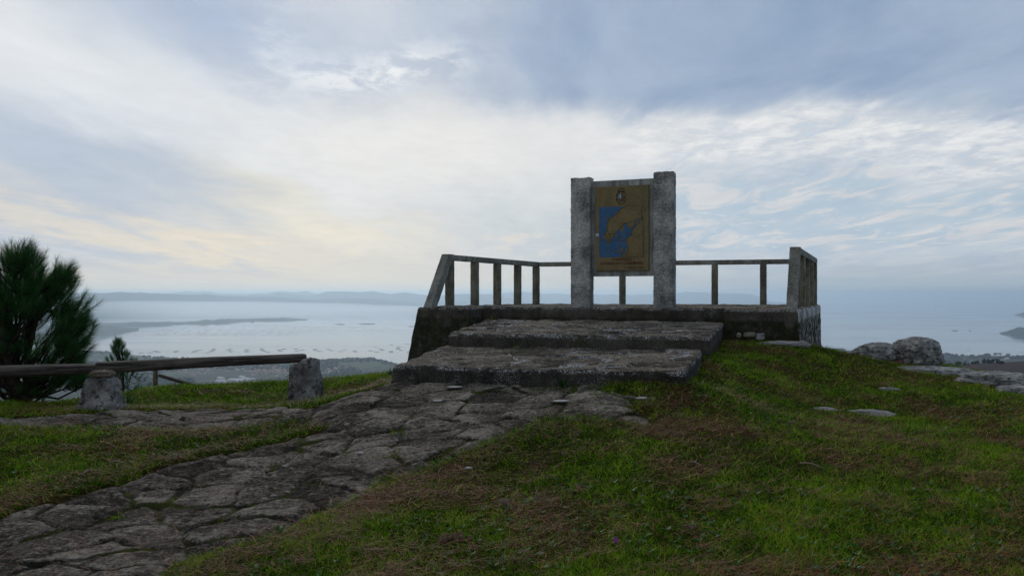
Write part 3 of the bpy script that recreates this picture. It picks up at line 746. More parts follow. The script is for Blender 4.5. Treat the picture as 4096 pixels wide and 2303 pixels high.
prock('rock', 2122, 12., -.015, (.14, .1, .035), M['slabrock'], 57, 'small flat pale stone in the grass left of the ledge', 'rock', 'bedrock in the grass', 4, .25)
prock('rock', 1965, 11.6, 0., (.38, .16, .05), M['slabrock'], 61, 'flat grey rock at the foot of the right wing wall', 'rock', 'bedrock in the grass', 5, .25, -.1)
prock('rock', 2018, 11.5, .01, (.1, .1, .07), M['slabrock'], 67, 'small block of rock at the corner of the lichen covered wall', 'rock', 'bedrock in the grass', 5, .25)
prock('rock', 2225, 12., -.01, (.08, .06, .03), M['slabrock'], 69, 'tiny stone in the grass just below the lower boulder', 'rock', 'bedrock in the grass', 4, .25)
rock('wall_stone', P(1858, 843, 12.1), (.04, .03, .045), M['wallstone'], 71, 'smaller pale stone bedded in the foot of the right wing wall', 'stone', sub=4)
rock('wall_stone', P(1884, 841, 12.0), (.1, .03, .04), M['wallstone'], 73, 'pale oblong stone bedded in the foot of the right wing wall', 'stone', sub=4, boxy=.85, rough=.12)
rock('wall_stone', P(1911, 846, 11.9), (.07, .05, .06), M['boulder'], 74, 'dark squarish stone beside the pale oblong one under the right wing', 'stone', sub=4, boxy=.85, rough=.12)
rock('pebble', PX(1578, 12.5, -.445), (.06, .035, .016), M['slabrock'], 75, 'flat white stone lying at the back of the upper step', 'stone', sub=4)
rock('pebble', PX(1244+0, 13.2, -.45), (.05, .03, .012), M['slabrock'], 77, 'small flat stone near the left back corner of the upper step', 'stone', sub=4)

def support(name, px, D, w, d, h, seed, label, taper, notch=None, capc=None):
    x = (px-CX)/F*D; zg = g1(x, D); t = empty(name, (x, D, zg)); tag(t, label, 'stone support', 'stones carrying the log barrier')
    bm = bmesh.new(); bmesh.ops.create_icosphere(bm, subdivisions=6, radius=1)
    me = bpy.data.meshes.new('stone_block'); bm.to_mesh(me); bm.free()
    co = np.empty(len(me.vertices)*3, np.float32); me.vertices.foreach_get('co', co); v = co.reshape(-1, 3).astype(float)
    m_ = np.abs(v).max(1, keepdims=True); v = v*.45+v/m_*.55*.92
    n = fbm(v[:, 0]*1.4, v[:, 1]*1.4, v[:, 2]*1.4, seed, 5, .6); n2 = fbm(v[:, 0]*7, v[:, 1]*7, v[:, 2]*7, seed+5, 4, .6)
    v = v*(1+.22*n+.06*n2-.08*np.abs(n))[:, None]
    u = (v[:, 2]+1)/2; k = 1+taper*(.5-u)
    v[:, 0] *= k*w/2; v[:, 1] *= k*d/2; v[:, 2] = u*(h+.12)-.12
    if notch:   # (side, height) : top lowered on the side that carries the log
        v[:, 2] -= np.clip((-v[:, 0]*notch[0])/(w*.3)+.25, 0, 1)*np.clip((u-.5)*2, 0, 1)*notch[1]
    me.vertices.foreach_set('co', v.astype(np.float32).ravel()); me.materials.append(M['stoneblock']); me.polygons.foreach_set('use_smooth', [True]*len(me.polygons)); me.update()
    o = bpy.data.objects.new('stone_block', me); COL.objects.link(o); o.parent = t
    if capc:
        bm = bmesh.new(); bmesh.ops.create_icosphere(bm, subdivisions=4, radius=1); m2 = bpy.data.meshes.new('mortar_bed'); bm.to_mesh(m2); bm.free()
        for vv in m2.vertices:
            q_ = vv.co; s_ = 1+.25*float(fbm([q_.x*2], [q_.y*2], [q_.z*2], seed+3, 4)[0]); vv.co = Vector((q_.x*capc[0]*s_, q_.y*capc[1]*s_, q_.z*capc[2]*s_+capc[3]))
        m2.materials.append(M['mortar']); o2 = bpy.data.objects.new('mortar_bed', m2); COL.objects.link(o2); o2.parent = t
    return x, D, zg
sxl = support('support_stone', 258, 8.2, .40, .36, .35, 81, 'tapered dark stone carrying the log barrier, beside the big pine', .62, None, (.13, .13, .05, .36))
sxr = support('support_stone', 768, 9.4, .385, .34, .56, 91, 'taller pale grey stone carrying the free end of the log barrier', .12, (1, .075), None)
def log(name, pts, r0, r1, label, seed, mat, n=18, m=60, group=None, cat='log'):
    a, b = Vector(pts[0]), Vector(pts[1]); L = (b-a).length; t = (b-a).normalized()
    V = []; Fc = []; u = (t.cross(up) if abs(t.z) < .95 else Vector((0, 1, 0)).cross(t)).normalized(); w = t.cross(u)
    x = np.linspace(0, L, m); th = np.linspace(0, 2*np.pi, n, endpoint=False)
    X, T = np.meshgrid(x, th, indexing='ij'); r = r0+(r1-r0)*X/L
    cx = np.cos(T); sx = np.sin(T)
    r = r*(1+.06*fbm(X*2, cx*1.5, sx*1.5, seed, 4)+.05*fbm(X*1.2, cx*6, sx*6, seed+3, 3))
    r[0] *= .9; r[-1] *= .9
    V = np.stack([X, r*cx+.012*fbm(X*1.1, 0*X, 0*X, seed+7, 2), r*sx+.015*fbm(X*1.3, 0*X+3, 0*X, seed+8, 2)], -1).reshape(-1, 3)
    i = np.arange(m*n).reshape(m, n); f = np.stack([i[:-1], np.roll(i, -1, 1)[:-1], np.roll(i, -1, 1)[1:], i[1:]], -1).reshape(-1, 4)
    extra = []; fm = [0]*len(f)
    for row in (0, m-1):
        st = len(V); cc = V[row*n:(row+1)*n].mean(0); V = np.concatenate([V, cc+(V[row*n:(row+1)*n]-cc)*.05])
        for k in range(n):
            k2 = (k+1) % n; q_ = (row*n+k, row*n+k2, st+k2, st+k); extra.append(q_ if row else q_[::-1]); fm.append(1)
    f = np.concatenate([f, np.array(extra)])
    o = mesh_np(name, V, f, mats=[mat, M['logend']], fmat=fm, smooth=True)
    bm = bmesh.new(); bm.from_mesh(o.data); bmesh.ops.recalc_face_normals(bm, faces=bm.faces); bm.to_mesh(o.data); bm.free()
    o.matrix_world = Matrix((( t.x, u.x, w.x, a.x), (t.y, u.y, w.y, a.y), (t.z, u.z, w.z, a.z), (0, 0, 0, 1)))
    if label: tag(o, label, cat, group)
    return o
log('barrier_log', (P(240, 924, 8.2), P(768, 899.5, 9.4)), .063, .052, 'weathered grey barrier log spanning the two stones', 5, M['log'], group='logs of the low barrier')
log('barrier_log', (P(-260, 938, 6.9), P(258, 928, 8.25)), .066, .052, 'darker barrier log running left behind the stone, in front of the pine', 15, M['log'], group='logs of the low barrier')
# far fence: one post, one fallen rail
fp = empty('wooden_fence', P(392, 990, 15.)); tag(fp, 'short round wooden fence post with one rail sloping down behind the crest', 'fence')
a = P(392, 925, 15.); bpost = Vector((a.x, a.y, a.z-.9))
o = log('post', (bpost, a), .047, .044, None, 25, M['fencewood'], 14, 20); o.parent = fp; o.matrix_parent_inverse = Matrix.Translation(fp.location).inverted()
o = log('rail', (P(398, 943, 15.), P(560, 992, 15.3)), .034, .036, None, 26, M['log'], 12, 24); o.parent = fp; o.matrix_parent_inverse = Matrix.Translation(fp.location).inverted()

# ------------------------------------------------------------------ blades (grass, needles, litter) in one mesh
def blades(name, base, dirv, length, width, hue, mat, bend=.35, segs=2, side=None, rs=R):
    """curved tapering strips. base (n,3), dirv (n,3) unit, bends towards random / gravity"""
    n = len(base)
    if side is None:
        r = rs.normal(size=(n, 3)); side = np.cross(dirv, r)
    side /= np.linalg.norm(side, axis=1)[:, None]+1e-9
    bd = rs.normal(size=(n, 3)); bd -= dirv*(bd*dirv).sum(1)[:, None]; bd /= np.linalg.norm(bd, axis=1)[:, None]+1e-9
    bend = np.broadcast_to(bend, (n,))
    L = length[:, None]; rows = []
    for i in range(segs+1):
        t = i/segs
        c = base+dirv*L*t+bd*(L*(bend[:, None])*t*t)
        w = (width*(1-t**1.5*.92))[:, None]*.5
        rows.append(c-side*w); rows.append(c+side*w)
    V = np.stack(rows, 1).reshape(-1, 3)
    k = 2*(segs+1); b = (np.arange(n)*k)[:, None]
    Fc = np.concatenate([b+np.array([2*i, 2*i+1, 2*i+3, 2*i+2]) for i in range(segs)], 0)
    return V, Fc, np.repeat(hue, k)
def unit(v): return v/(np.linalg.norm(v, axis=1)[:, None]+1e-9)

def inside_foot(x, y, grow=.0):
    m = np.zeros(x.shape, bool)
    for q_ in FOOT: m |= sdf_poly(x, y, [(p.x, p.y) for p in q_]) > grow
    return m
tufts = [(1370, 985, .16), (1470, 980, .2), (1520, 990, .2), (790, 1056, .14), (745, 1068, .12), (985, 1150, .13), (620, 1062, .1), (1560, 1030, .2), (1000, 1095, .07), (760, 1085, .1), (290, 1300, .06), (1135, 1120, .06), (775, 1022, .18), (720, 1024, .15), (1165, 980, .05), (1247, 985, .05),(560,1075,.1)]
def sample_field(N, dmin=3.3, dmax=13.2, rs=R):
    D = dmin*(dmax/dmin)**rs.rand(N); lat = (rs.rand(N)*2-1)*.78
    return D*lat, D
def grass():
    x, y = sample_field(560000)
    sd = path_sdf(x, y); w = np.clip(1-(sd-.0)/.09, 0, 1)
    for a, b, r_ in tufts:
        hx, hy, _ = hit(a, b); w = np.maximum(w, np.clip(1.3-np.hypot(x-hx, (y-hy)*1.4)/r_, 0, 1)*.8)
    bare = fbm(x*1.9, y*1.9, seed=33, oct=4)                # brown patches, thin grass
    w *= np.clip(1-np.clip(bare*1.1, 0, .35), .2, 1)
    
    keep = (R.rand(len(x)) < w) & ~inside_foot(x, y, .02)
    x, y, bare, sd = x[keep], y[keep], bare[keep], sd[keep]
    z = ground(x, y)-.004; n = len(x)
    cl = fbm(x*3.5, y*3.5, seed=61, oct=3); pat = fbm(x*.45, y*.45, seed=62, oct=3)
    D = np.hypot(x, y)
    ln = (.015+.024*R.rand(n)**1.3+.016*np.clip(cl+.2, 0, 1)+.02*(R.rand(n)**6))*(.85+.03*D)*np.clip(1.1-bare*.8, .5, 1.3)
    ln *= np.where(np.abs(sd+.05) < .07, 1.25, 1)
    d = unit(np.c_[R.normal(size=n)*.7, R.normal(size=n)*.7, .25+.65*R.rand(n)])
    wd = .0042*(D/5)**.7*(.5+1.0*R.rand(n)**1.5)
    hue = np.clip(.35+.25*cl+.28*fbm(x*15, y*15, seed=64, oct=2)+.25*pat+.2*R.normal(size=n)+.2*np.clip(bare, 0, 1), 0, .84)
    dead = R.rand(n) < (.05+.2*np.clip(bare+.1, 0, 1)); hue = np.where(dead, .86+.14*R.rand(n), hue)
    V, Fc, h = blades('g', np.c_[x, y, z], d, ln, wd, hue, None, .5*R.rand(n)+.15)
    o = mesh_np('grass', V, Fc, M['grass'], smooth=True, attrs={'hue': h}); tag(o, 'short green grass with brown dead blades', 'grass', kind='stuff')
grass()
def litter():
    x, y = sample_field(230000)
    sd = path_sdf(x, y); p = fbm(x*1.9, y*1.9, seed=33, oct=4)
    w = .09+.4*np.clip(p*2.0, 0, 1)+.8*np.clip(fbm(x*5, y*8, seed=34, oct=3)*3-.45, 0, 1)+.7*np.clip(1-np.abs(sd+.14)/.22, 0, 1)*(fbm(x*1.3, y*1.3, seed=70, oct=2) > -.25)
    w = np.where(sd > .03, .035+.05*(fbm(x*2, y*2, seed=71) > .3), w)
    keep = (R.rand(len(x)) < w) & ~inside_foot(x, y, .02)
    x, y = x[keep], y[keep]; n = len(x); D = np.hypot(x, y)
    z = ground(x, y)+.004+.034*R.rand(n)*np.clip(1-path_sdf(x, y)*30, .9, 1)
    z += np.where(path_sdf(x, y) > .0, .03, 0)
    a = R.rand(n)*2*np.pi*1.; a = np.where(R.rand(n) < .5, R.normal(size=n)*.5, a)
    d = unit(np.c_[np.cos(a), np.sin(a), R.normal(size=n)*.16])
    hl = R.rand(n); ln = .06+.1*R.rand(n); wd = .0022*(D/5)**.7*(.7+.4*R.rand(n)+.45*(hl > .9)); hl = np.where(hl > .9, .75+.25*R.rand(n)**2, hl*.78)
    V, Fc, h = blades('l', np.c_[x, y, z], d, ln, wd, hl, None, .45, side=np.cross(d, np.array([[0, 0, 1.]])))
    o = mesh_np('pine_needle_litter', V, Fc, M['litter'], smooth=True, attrs={'hue': h}); tag(o, 'reddish brown dead pine needles strewn over the grass', 'pine needles', kind='stuff')
litter()
def weeds():
    x, y = sample_field(9000, 3.3, 9); sd = path_sdf(x, y)
    keep = (sd < -.02) & (fbm(x*1.7, y*1.7, seed=80, oct=2) > .05) & ~inside_foot(x, y, .0)
    x, y = x[keep][:800], y[keep][:800]; z = ground(x, y)
    m = 6; n = len(x)*m; x = np.repeat(x, m)+R.normal(size=n)*.006; y = np.repeat(y, m)+R.normal(size=n)*.006; z = np.repeat(z, m)
    a = R.rand(n)*2*np.pi; d = unit(np.c_[np.cos(a), np.sin(a), .35+.5*R.rand(n)])
    side = np.cross(d, np.array([[0, 0, 1.]]))
    ln = .014+.022*R.rand(n); V, Fc, h = blades('w', np.c_[x, y, z+.012], d, ln, ln*.38, .2+.7*R.rand(n), None, .2, 3, side)
    o = mesh_np('weeds', V, Fc, M['weed'], smooth=True, attrs={'hue': h}); tag(o, 'small broad leaved weeds growing among the grass', 'weeds', kind='stuff')
weeds()
def plant(name, px, py, label, nl, ln, wdr, hu, D=None, z=None, lean=.9, cat='plant', mat='weed', group=None):
    if D is None: hx, hy, hz = hit(px, py, True)
    else: hx, hy = (px-CX)/F*D, D; hz = g1(hx, hy)
    if z is not None: hz = z
    a = R.rand(nl)*2*np.pi; d = unit(np.c_[np.cos(a)*lean, np.sin(a)*lean, .4+.8*R.rand(nl)]); side = np.cross(d, np.array([[0, 0, 1.]]))
    l = ln*(.6+.6*R.rand(nl)); base = np.c_[R.normal(size=nl)*ln*.15, R.normal(size=nl)*ln*.15, np.zeros(nl)]
    V, Fc, h = blades('p', base, d, l, l*wdr, hu+.2*R.rand(nl), None, .35, 4, side)
    o = mesh_np(name, V, Fc, M[mat], smooth=True, attrs={'hue': np.clip(h, 0, 1)}); o.location = (hx, hy, hz); tag(o, label, cat, group)
    return o
plant('leafy_weed', 1416, 973, 'dark leafy thistle weed at the foot of the lowest step', 26, .11, .2, .0)
plant('leafy_weed', 985, 945, 'leafy weed at the left corner of the lowest step', 40, .1, .25, .05)
plant('leafy_weed', 700, 1345, 'pale green rosette at the near edge of the stone path', 12, .06, .3, .3)
plant('grass_tuft', 320, 1018, 'bushy dark tuft of long leaves right of the tapered stone', 50, .17, .06, .05, lean=.7)
plant('grass_tuft', 235, 1022, 'dark tuft of long leaves left of the tapered stone', 60, .19, .06, .05, lean=.7)
plant('grass_tuft', 1252, 1143+0, 'small grass tuft growing between the path stones', 30, .05, .08, .2, lean=.8)
plant('dry_grass_tuft', 1238, 806, 'dry straw coloured tuft in the left corner of the upper step', 26, .13, .03, .8, D=14.0, z=-.47, mat='grass')
plant('grass_tuft', 1300, 876, 'thin mossy tuft at the foot of the upper step riser', 40, .05, .08, .5, D=10.05, z=-.68, mat='grass')
plant('grass_tuft', 1355, 878, 'small yellowish tuft right of the mossy tuft on the lowest step', 26, .04, .08, .6, D=9.95, z=-.68, mat='grass')
plant('grass_tuft', 1163, 905, 'single dry tuft growing in a crack of the lowest step', 14, .06, .05, .86, D=8.9, z=-.715, mat='grass')
for (px_, py_, sz_, lb_) in [(1143, 977, .075, 'round white stone set in the path just below the steps'), (1101, 1013, .045, 'small white stone in the path, lower left of the round one'), (1411, 1012, .07, 'white oval stone in the path below the middle of the steps'),
                             (1613, 1007, .045, 'small white stone near the right tip of the path'), (1178, 1187, .03, 'tiny white stone at the right edge of the path'), (905, 1147, .035, 'tiny white stone in the middle of the path')]:
    hx_, hy_, hz_ = hit(px_, py_, True)
    rock('path_stone', (hx_, hy_, hz_+.014), (sz_, sz_*.8, .009), M['whitestone'], int(px_), lb_, 'stone', 'white stones in the path', 4, .2)

# small litter
t_ = NT('twig_wood'); twm = t_.done(t_.mix(t_.noise(40, 4), (.1, .07, .05), (.26, .2, .15)), .85)
M['twig'] = twm
def twig(px0, py0, px1, py1, r, label):
    a = Vector(hit(px0, py0, True)); c = Vector(hit(px1, py1, True)); b = MB(); a.z += .035; c.z += .035
    mid = (a+c)/2+Vector((0, .01, .012)); b.tube([a, a.lerp(mid, .5)+Vector((0, 0, .004)), mid, mid.lerp(c, .5), c], [r, r*.95, r*1.05, r*.8, r*.6], 7)
    b.tube([mid, mid+Vector((.02, .02, .012))], [r*.6, r*.3], 6)
    tag(b.build('twig', M['twig'], smooth=True), label, 'twig', 'twigs in the grass')
twig(1732, 1180, 1763, 1184, .006, 'short pale twig in the grass below the right end of the steps')
twig(2012, 1178, 2072, 1191, .0055, 'long grey twig in the grass right of the path, below the pale rocks')
twig(1983, 1077, 2006, 1076, .005, 'small pale twig just below the grey rock strip')
twig(275, 1180, 312, 1179, .006, 'short pale twig in the grass wedge left of the path')
twig(205, 1207, 232, 1200, .008, 'grey stick near the left edge of the stone path')
def cone(px, py):
    hx, hy, hz = hit(px, py, True); b = MB()
    for i in range(9):
        zz = i/8; rr = .019*math.sin(.35+zz*2.5)
        for k in range(8):
            a = k*math.pi/4+i*.4; c = Vector((zz*.06-.03, math.cos(a)*rr, math.sin(a)*rr))
            n = Vector((-.35, math.cos(a), math.sin(a))).normalized()*.006; s = Vector((0, -math.sin(a), math.cos(a)))*.006
            b.add([c-s, c+s, c+s*.6+n, c-s*.6+n, c-Vector((.004, 0, 0))], [(0, 1, 2, 3), (0, 3, 4), (1, 4, 2), (3, 2, 4)])
    b.tube([(-.03, 0, 0), (0, 0, 0), (.03, 0, 0)], [.006, .014, .005], 8)
    o = b.build('pine_cone', M['twig']); o.location = (hx, hy, hz+.035); o.rotation_euler = (.3, .4, .9)
    tag(o, 'small open pine cone lying in the grass', 'pine cone')
cone(1267, 1281)
def dung(px, py):
    hx, hy, hz = hit(px, py, True)
    t = empty('earth_mound', (hx, hy, hz)); tag(t, 'small heap of crumbled brown earth in the near grass', 'earth heap')
    for i in range(11):
        c = Vector((hx+random.uniform(-.09, .09), hy+random.uniform(-.04, .05), hz+random.uniform(.012, .03)))
        rock('clod', c, [random.uniform(.012, .028)]*3, M['clod'], 100+i, None, sub=3, parent=t)
M['clod'] = mat_simple('brown_earth', (.05, .03, .018), (.15, .1, .06), 60, .95, .1, 5, .004)
dung(1145, 1368)
M['petal'] = mat_simple('purple_petal', (.3, .06, .32), (.42, .12, .42), 60, .6)
def crocus(px, py, label, sc_=1.):
    hx, hy, hz = hit(px, py, True); b = MB(); t = empty('crocus', (hx, hy, hz)); tag(t, label, 'flower', 'crocuses in the grass')
    for k in range(6):
        a = k*math.pi/3; r_ = Vector((math.cos(a), math.sin(a), 0)); s = Vector((-math.sin(a), math.cos(a), 0))
        b.add([r_*.002+up*.03, r_*.011+s*.007+up*.045, r_*.009+up*.068, r_*.011-s*.007+up*.045], [(0, 1, 2, 3)])
    o = b.build('petals', M['petal'], t); o.rotation_euler = (0, -.5, 0); t.scale = (sc_, sc_, sc_)
    b = MB(); b.tube([(0, 0, -.01), (-.004, 0, .015), (-.015, 0, .032)], [.0018, .0018, .002], 6); b.build('stem', M['twig'], t)
crocus(1560, 1388, 'purple crocus bud in the near grass below the steps')
crocus(1741, 1343, 'tiny purple crocus in the grass right of the other one', .45)
M['redleaf'] = mat_leaf('red_leaves', [(0, (.1, .02, .015)), (1, (.25, .05, .035))], .1)
plant('red_grass_tuft', 448, 1432, 'reddish tuft lying on the near path edge at the bottom', 60, .07, .07, .2, mat='redleaf', lean=2.2)

# ------------------------------------------------------------------ pines
def pine(name, base, H, prof, nshoot, label, seed, nl=.15, trunks=3, cx=0., shell=.55, lowgap=.0, extra_tips=None, nper=95, lobes=None):
    rs = np.random.RandomState(seed); t = empty(name, base); tag(t, label, 'pine tree')
    hs = np.array([p[0] for p in prof]); rr = np.array([p[1] for p in prof])
    tr = MB(); axes = []
    for k in range(trunks):
        a = 2*math.pi*k/trunks+.6; lean = .14*H if trunks > 1 else .02
        pts = []; ph = rs.rand()*6
        top = H*(.93-.12*k)
        for i in range(8):
            u = i/7; pts.append(Vector((cx*u+math.cos(a)*lean*u**.8+.03*H*math.sin(u*5+ph), math.sin(a)*lean*u**.8+.02*H*math.cos(u*4+ph), u*top-.05)))
        axes.append(pts); tr.tube(pts, [(.034*(1-u/8.)**.9+.006)*H*.75 for u in range(8)], 9)
    tips = []
    if lobes:
        sc = base[1]/F; wts = np.array([(l[2]*l[3])**.8*(l[2]+l[3])**.3 for l in lobes]); wts /= wts.sum()
        for i in range(nshoot):
            l = lobes[rs.choice(len(lobes), p=wts)]; v = rs.normal(size=3); v /= np.linalg.norm(v); v *= rs.rand()**.5*1.04
            p = Vector((((l[0]+v[0]*l[2])-CX)*sc-base[0], v[1]*min(l[2]*1.1, 75)*sc+(l[4] if len(l) > 4 else 0), -(l[1]+v[2]*l[3]-HY)*sc-base[2]))
            tips.append((p, max(.05, p.z), .9))
    for i in range(0 if lobes else nshoot):
        for _ in range(30):
            h = rs.uniform(hs[0], H); r = np.interp(h, hs, rr)
            a = rs.rand()*2*math.pi; q_ = (shell+(1-shell)*rs.rand()**.7) if rs.rand() < .78 else rs.rand()
            p = Vector((cx*min(1, h/H)+math.cos(a)*r*q_, math.sin(a)*r*q_, h))
            if lowgap and h < lowgap*H and (fbm([p.x*2.3+seed], [p.y*2.3], [p.z*3.2], seed, 2)[0] > -.12 or q_ < .45): continue
            if fbm([p.x*3.1], [p.y*3.1], [p.z*3.1], seed+5, 2)[0] > .42: continue
            break
        tips.append((p, h, q_))
    for p in (extra_tips or []): tips.append((Vector(p), p[2], 1.))
    # limbs towards groups of tips
    nb = max(14, nshoot//14); limbs = []
    idx = rs.choice(len(tips), nb, replace=False)
    for i in idx:
        p, h, q_ = tips[i]; ax = axes[rs.randint(len(axes))]
        s0 = min(6, max(1, int((h/H-.22)*7))); a0 = ax[s0]
        mid = a0.lerp(p, .5)+Vector((0, 0, -.05*H))+Vector(rs.normal(size=3)*.02*H)
        pts = [a0, a0.lerp(mid, .55), mid, mid.lerp(p, .55), p]
        tr.tube(pts, [.011*H, .009*H, .007*H, .005*H, .003*H], 6); limbs.append(pts)
    lp = np.array([tuple(q__) for l in limbs for q__ in l[1:]])
    B, Dn, Ln, Hu = [], [], [], []
    for (p, h, q_) in tips:
        v = np.array(p); k = np.argmin(((lp-v)**2).sum(1)); a0 = lp[k]
        outw = np.array([p.x-cx*h/H, p.y, 0]); outw /= (np.linalg.norm(outw)+1e-6)
        d = outw*(.55+.5*(1-h/H))*q_+np.array([0, 0, .75+.4*h/H])+rs.normal(size=3)*.22; d /= np.linalg.norm(d)
        L = nl*rs.uniform(1.0, 1.9)*(H/1.9)**.3
        s0 = v-d*L*.5
        tr.tube([Vector(a0), Vector(a0).lerp(Vector(s0), .5)+Vector((0, 0, -.015)), Vector(s0), Vector(v+d*L*.4)], [.0042*H, .0035*H, .003*H, .0016*H], 4, cap=False)
        m = int(nper*rs.uniform(.8, 1.2)); u = rs.rand(m)
        b = s0+d*(u*L)[:, None]
        rnd = rs.normal(size=(m, 3)); rnd -= d*(rnd@d)[:, None]; rnd = unit(rnd)
        sp = np.where(u > .85, .35, .75)[:, None]
        nd = unit(d*1.+rnd*sp+rs.normal(size=(m, 3))*.08+np.array([0, 0, .05]))
        B.append(b); Dn.append(nd); Ln.append(nl*rs.uniform(.65, 1.1, m)); Hu.append(np.clip(.25+.3*rs.rand()+.25*rs.rand(m)+(rs.rand(m) < .03)*.5, 0, 1))
    B = np.concatenate(B); Dn = np.concatenate(Dn); Ln = np.concatenate(Ln); Hu = np.concatenate(Hu)
    V, Fc, h = blades('n', B, Dn, Ln, np.full(len(B), .0019*(nl/.15)**.4), Hu, None, .14, 2, rs=rs)
    o = mesh_np('needles', V, Fc, M['needle'], parent=t, smooth=True, attrs={'hue': h})
    tr.build('trunk', M['bark'], t, True)
bx, by = (45-CX)/F*9.3, 9.3
LOBES = [(55, 668, 52, 46), (18, 730, 70, 55), (110, 725, 52, 45), (160, 708, 30, 42), (-80, 720, 60, 60), (60, 782, 105, 42), (182, 782, 42, 46), (-70, 800, 80, 60),
         (160, 828, 42, 26), (203, 832, 26, 42), (192, 886, 34, 30), (118, 893, 50, 14), (-5, 880, 26, 22), (150, 962, 60, 20, .15), (60, 992, 60, 16, .1), (-50, 965, 70, 32), (202, 955, 18, 15), (-130, 860, 60, 80),
         (60, 640, 30, 22), (30, 660, 24, 28), (150, 868, 55, 30), (110, 935, 85, 24, .1), (30, 858, 60, 38), (185, 925, 30, 22)]
pine('pine_tree', (bx, by, g1(bx, by)-.02), 1.8, [(.1, .7), (1.86, .2)], 1450,
     'large bushy dark green pine at the left edge behind the log barrier', 5, .118, 3, .0, .5, .42, nper=115, lobes=LOBES)
bx, by = (305-CX)/F*13.2, 13.2
pine('young_pine', (bx, by, -1.87), 1.12, [(.05, .55), (.3, .5), (.55, .34), (.85, .2), (1.05, .05), (1.12, .02)], 190,
     'small young pine behind the tapered support stone', 25, .075, 1, -.05, .4, 0, [(-.05, 0, 1.06), (-.05, 0, 1.1), (-.04, .02, 1.0)], 110)

# ------------------------------------------------------------------ far land, islands, hills, sea
def mat_land():
    t = NT('far_countryside')
    f = t.new('ShaderNodeTexVoronoi', feature='F1'); f.inputs['Scale'].default_value = .011; t.link(t.pos((1, .45, 1)), f.inputs['Vector'])
    sep = t.new('ShaderNodeSeparateColor'); t.link(f.outputs['Color'], sep.inputs[0])
    col = t.mix(t.ramp(sep.outputs[0], .2, .8), (.012, .024, .01), (.034, .06, .022))
    col = t.mix(t.ramp(sep.outputs[1], .75, .8), col, (.06, .052, .034))
    col = t.mix(t.ramp(t.noise(.0032, 6, .7), .46, .52), col, (.008, .015, .008))
    col = t.mix(t.attr('heath'), col, t.mix(t.noise(.02, 5, .7), (.018, .011, .012), (.035, .02, .018)))
    col = t.mix(t.attr('beach'), col, (.3, .26, .2))
    return t.done(col, .95, None, .1)
M['land'] = mat_land()
M['farwood'] = mat_simple('far_woodland', (.006, .012, .007), (.014, .024, .012), .01, .95, .1)
M['isle'] = mat_simple('island_woods', (.014, .024, .014), (.03, .042, .022), .004, .95, .1, 5)
M['hill'] = mat_simple('distant_hills', (.018, .028, .02), (.035, .045, .03), .0012, .95, .1, 5)

shore_px = np.array([-900, 0, 380, 500, 560, 680, 900, 1284, 1400, 1500, 1570, 1700, 2300, 3100, 3290, 3374, 3390, 3500, 3759, 3842, 4096, 5000])/K4
shore_py = np.array([1405, 1408, 1411, 1412, 1424, 1432, 1438, 1440, 1441, 1440, 1458, 1462, 1450, 1410, 1397, 1391, 1405, 1412, 1417, 1421, 1424, 1426])/K4
def shoreD(px): return -SEA*F/(np.interp(px, shore_px, shore_py)-HY)
def landz(x, y):
    """height above datum of the mainland"""
    px = x/y*F+CX; D = y
    s = shoreD(px)+60*fbm(px*.02, 0*px, seed=5, oct=4)
    inl = (s-D)
    z = SEA-4+np.clip(inl/120, -.6, 1)*10+np.clip(inl-150, 0, 4000)*.012+np.clip(inl/500, 0, 1)*(22*fbm(x*.0011, y*.0011, seed=9, oct=4)+14)
    # the mountain we stand on
    r = np.hypot(x-2, y-8); cone = -18-(r*.36)*np.clip(.75+.0002*r, 0, 1.2)
    z = np.maximum(z, np.where(r < 2600, cone+14*fbm(x*.006, y*.006, seed=12), -9999))
    # shoulder on the right, seen beyond the rocks
    top = -(925-HY)/F*1150
    sh = top+8-((x-880)/430)**2*40-np.maximum(0, (y-1150)/520)**2*160-np.maximum(0, (1150-y))*.02-np.maximum(0, (650-y))*.5-np.maximum(0, 560-x)*.35
    sh = sh+7*fbm(x*.008, y*.008, seed=14, oct=4)
    heath = np.where(sh > z, 1., 0.)
    z = np.maximum(z, sh)
    return z, heath, inl
def mainland():
    pxs = np.concatenate([np.linspace(-900, -60, 30), np.linspace(-50, 2640, 560), np.linspace(2650, 3500, 30)])
    D = np.concatenate([np.geomspace(26, 2400, 90), np.linspace(2420, 6900, 260)])
    A, B = np.meshgrid(pxs, D, indexing='ij'); x = ((A-CX)/F*B).ravel(); y = B.ravel()
    z, he, inl = landz(x, y); beach = np.where((inl > -20) & (inl < 70), .7, 0.)
    keep = inl > -350
    Fc = grid_faces(len(pxs), len(D), keep=keep)
    V, Fc, at = compact(np.c_[x, y, z], Fc, {'heath': he, 'beach': beach})
    o = mesh_np('coastal_land', V, Fc, M['land'], smooth=True, attrs=at); tag(o, kind='structure')
mainland()

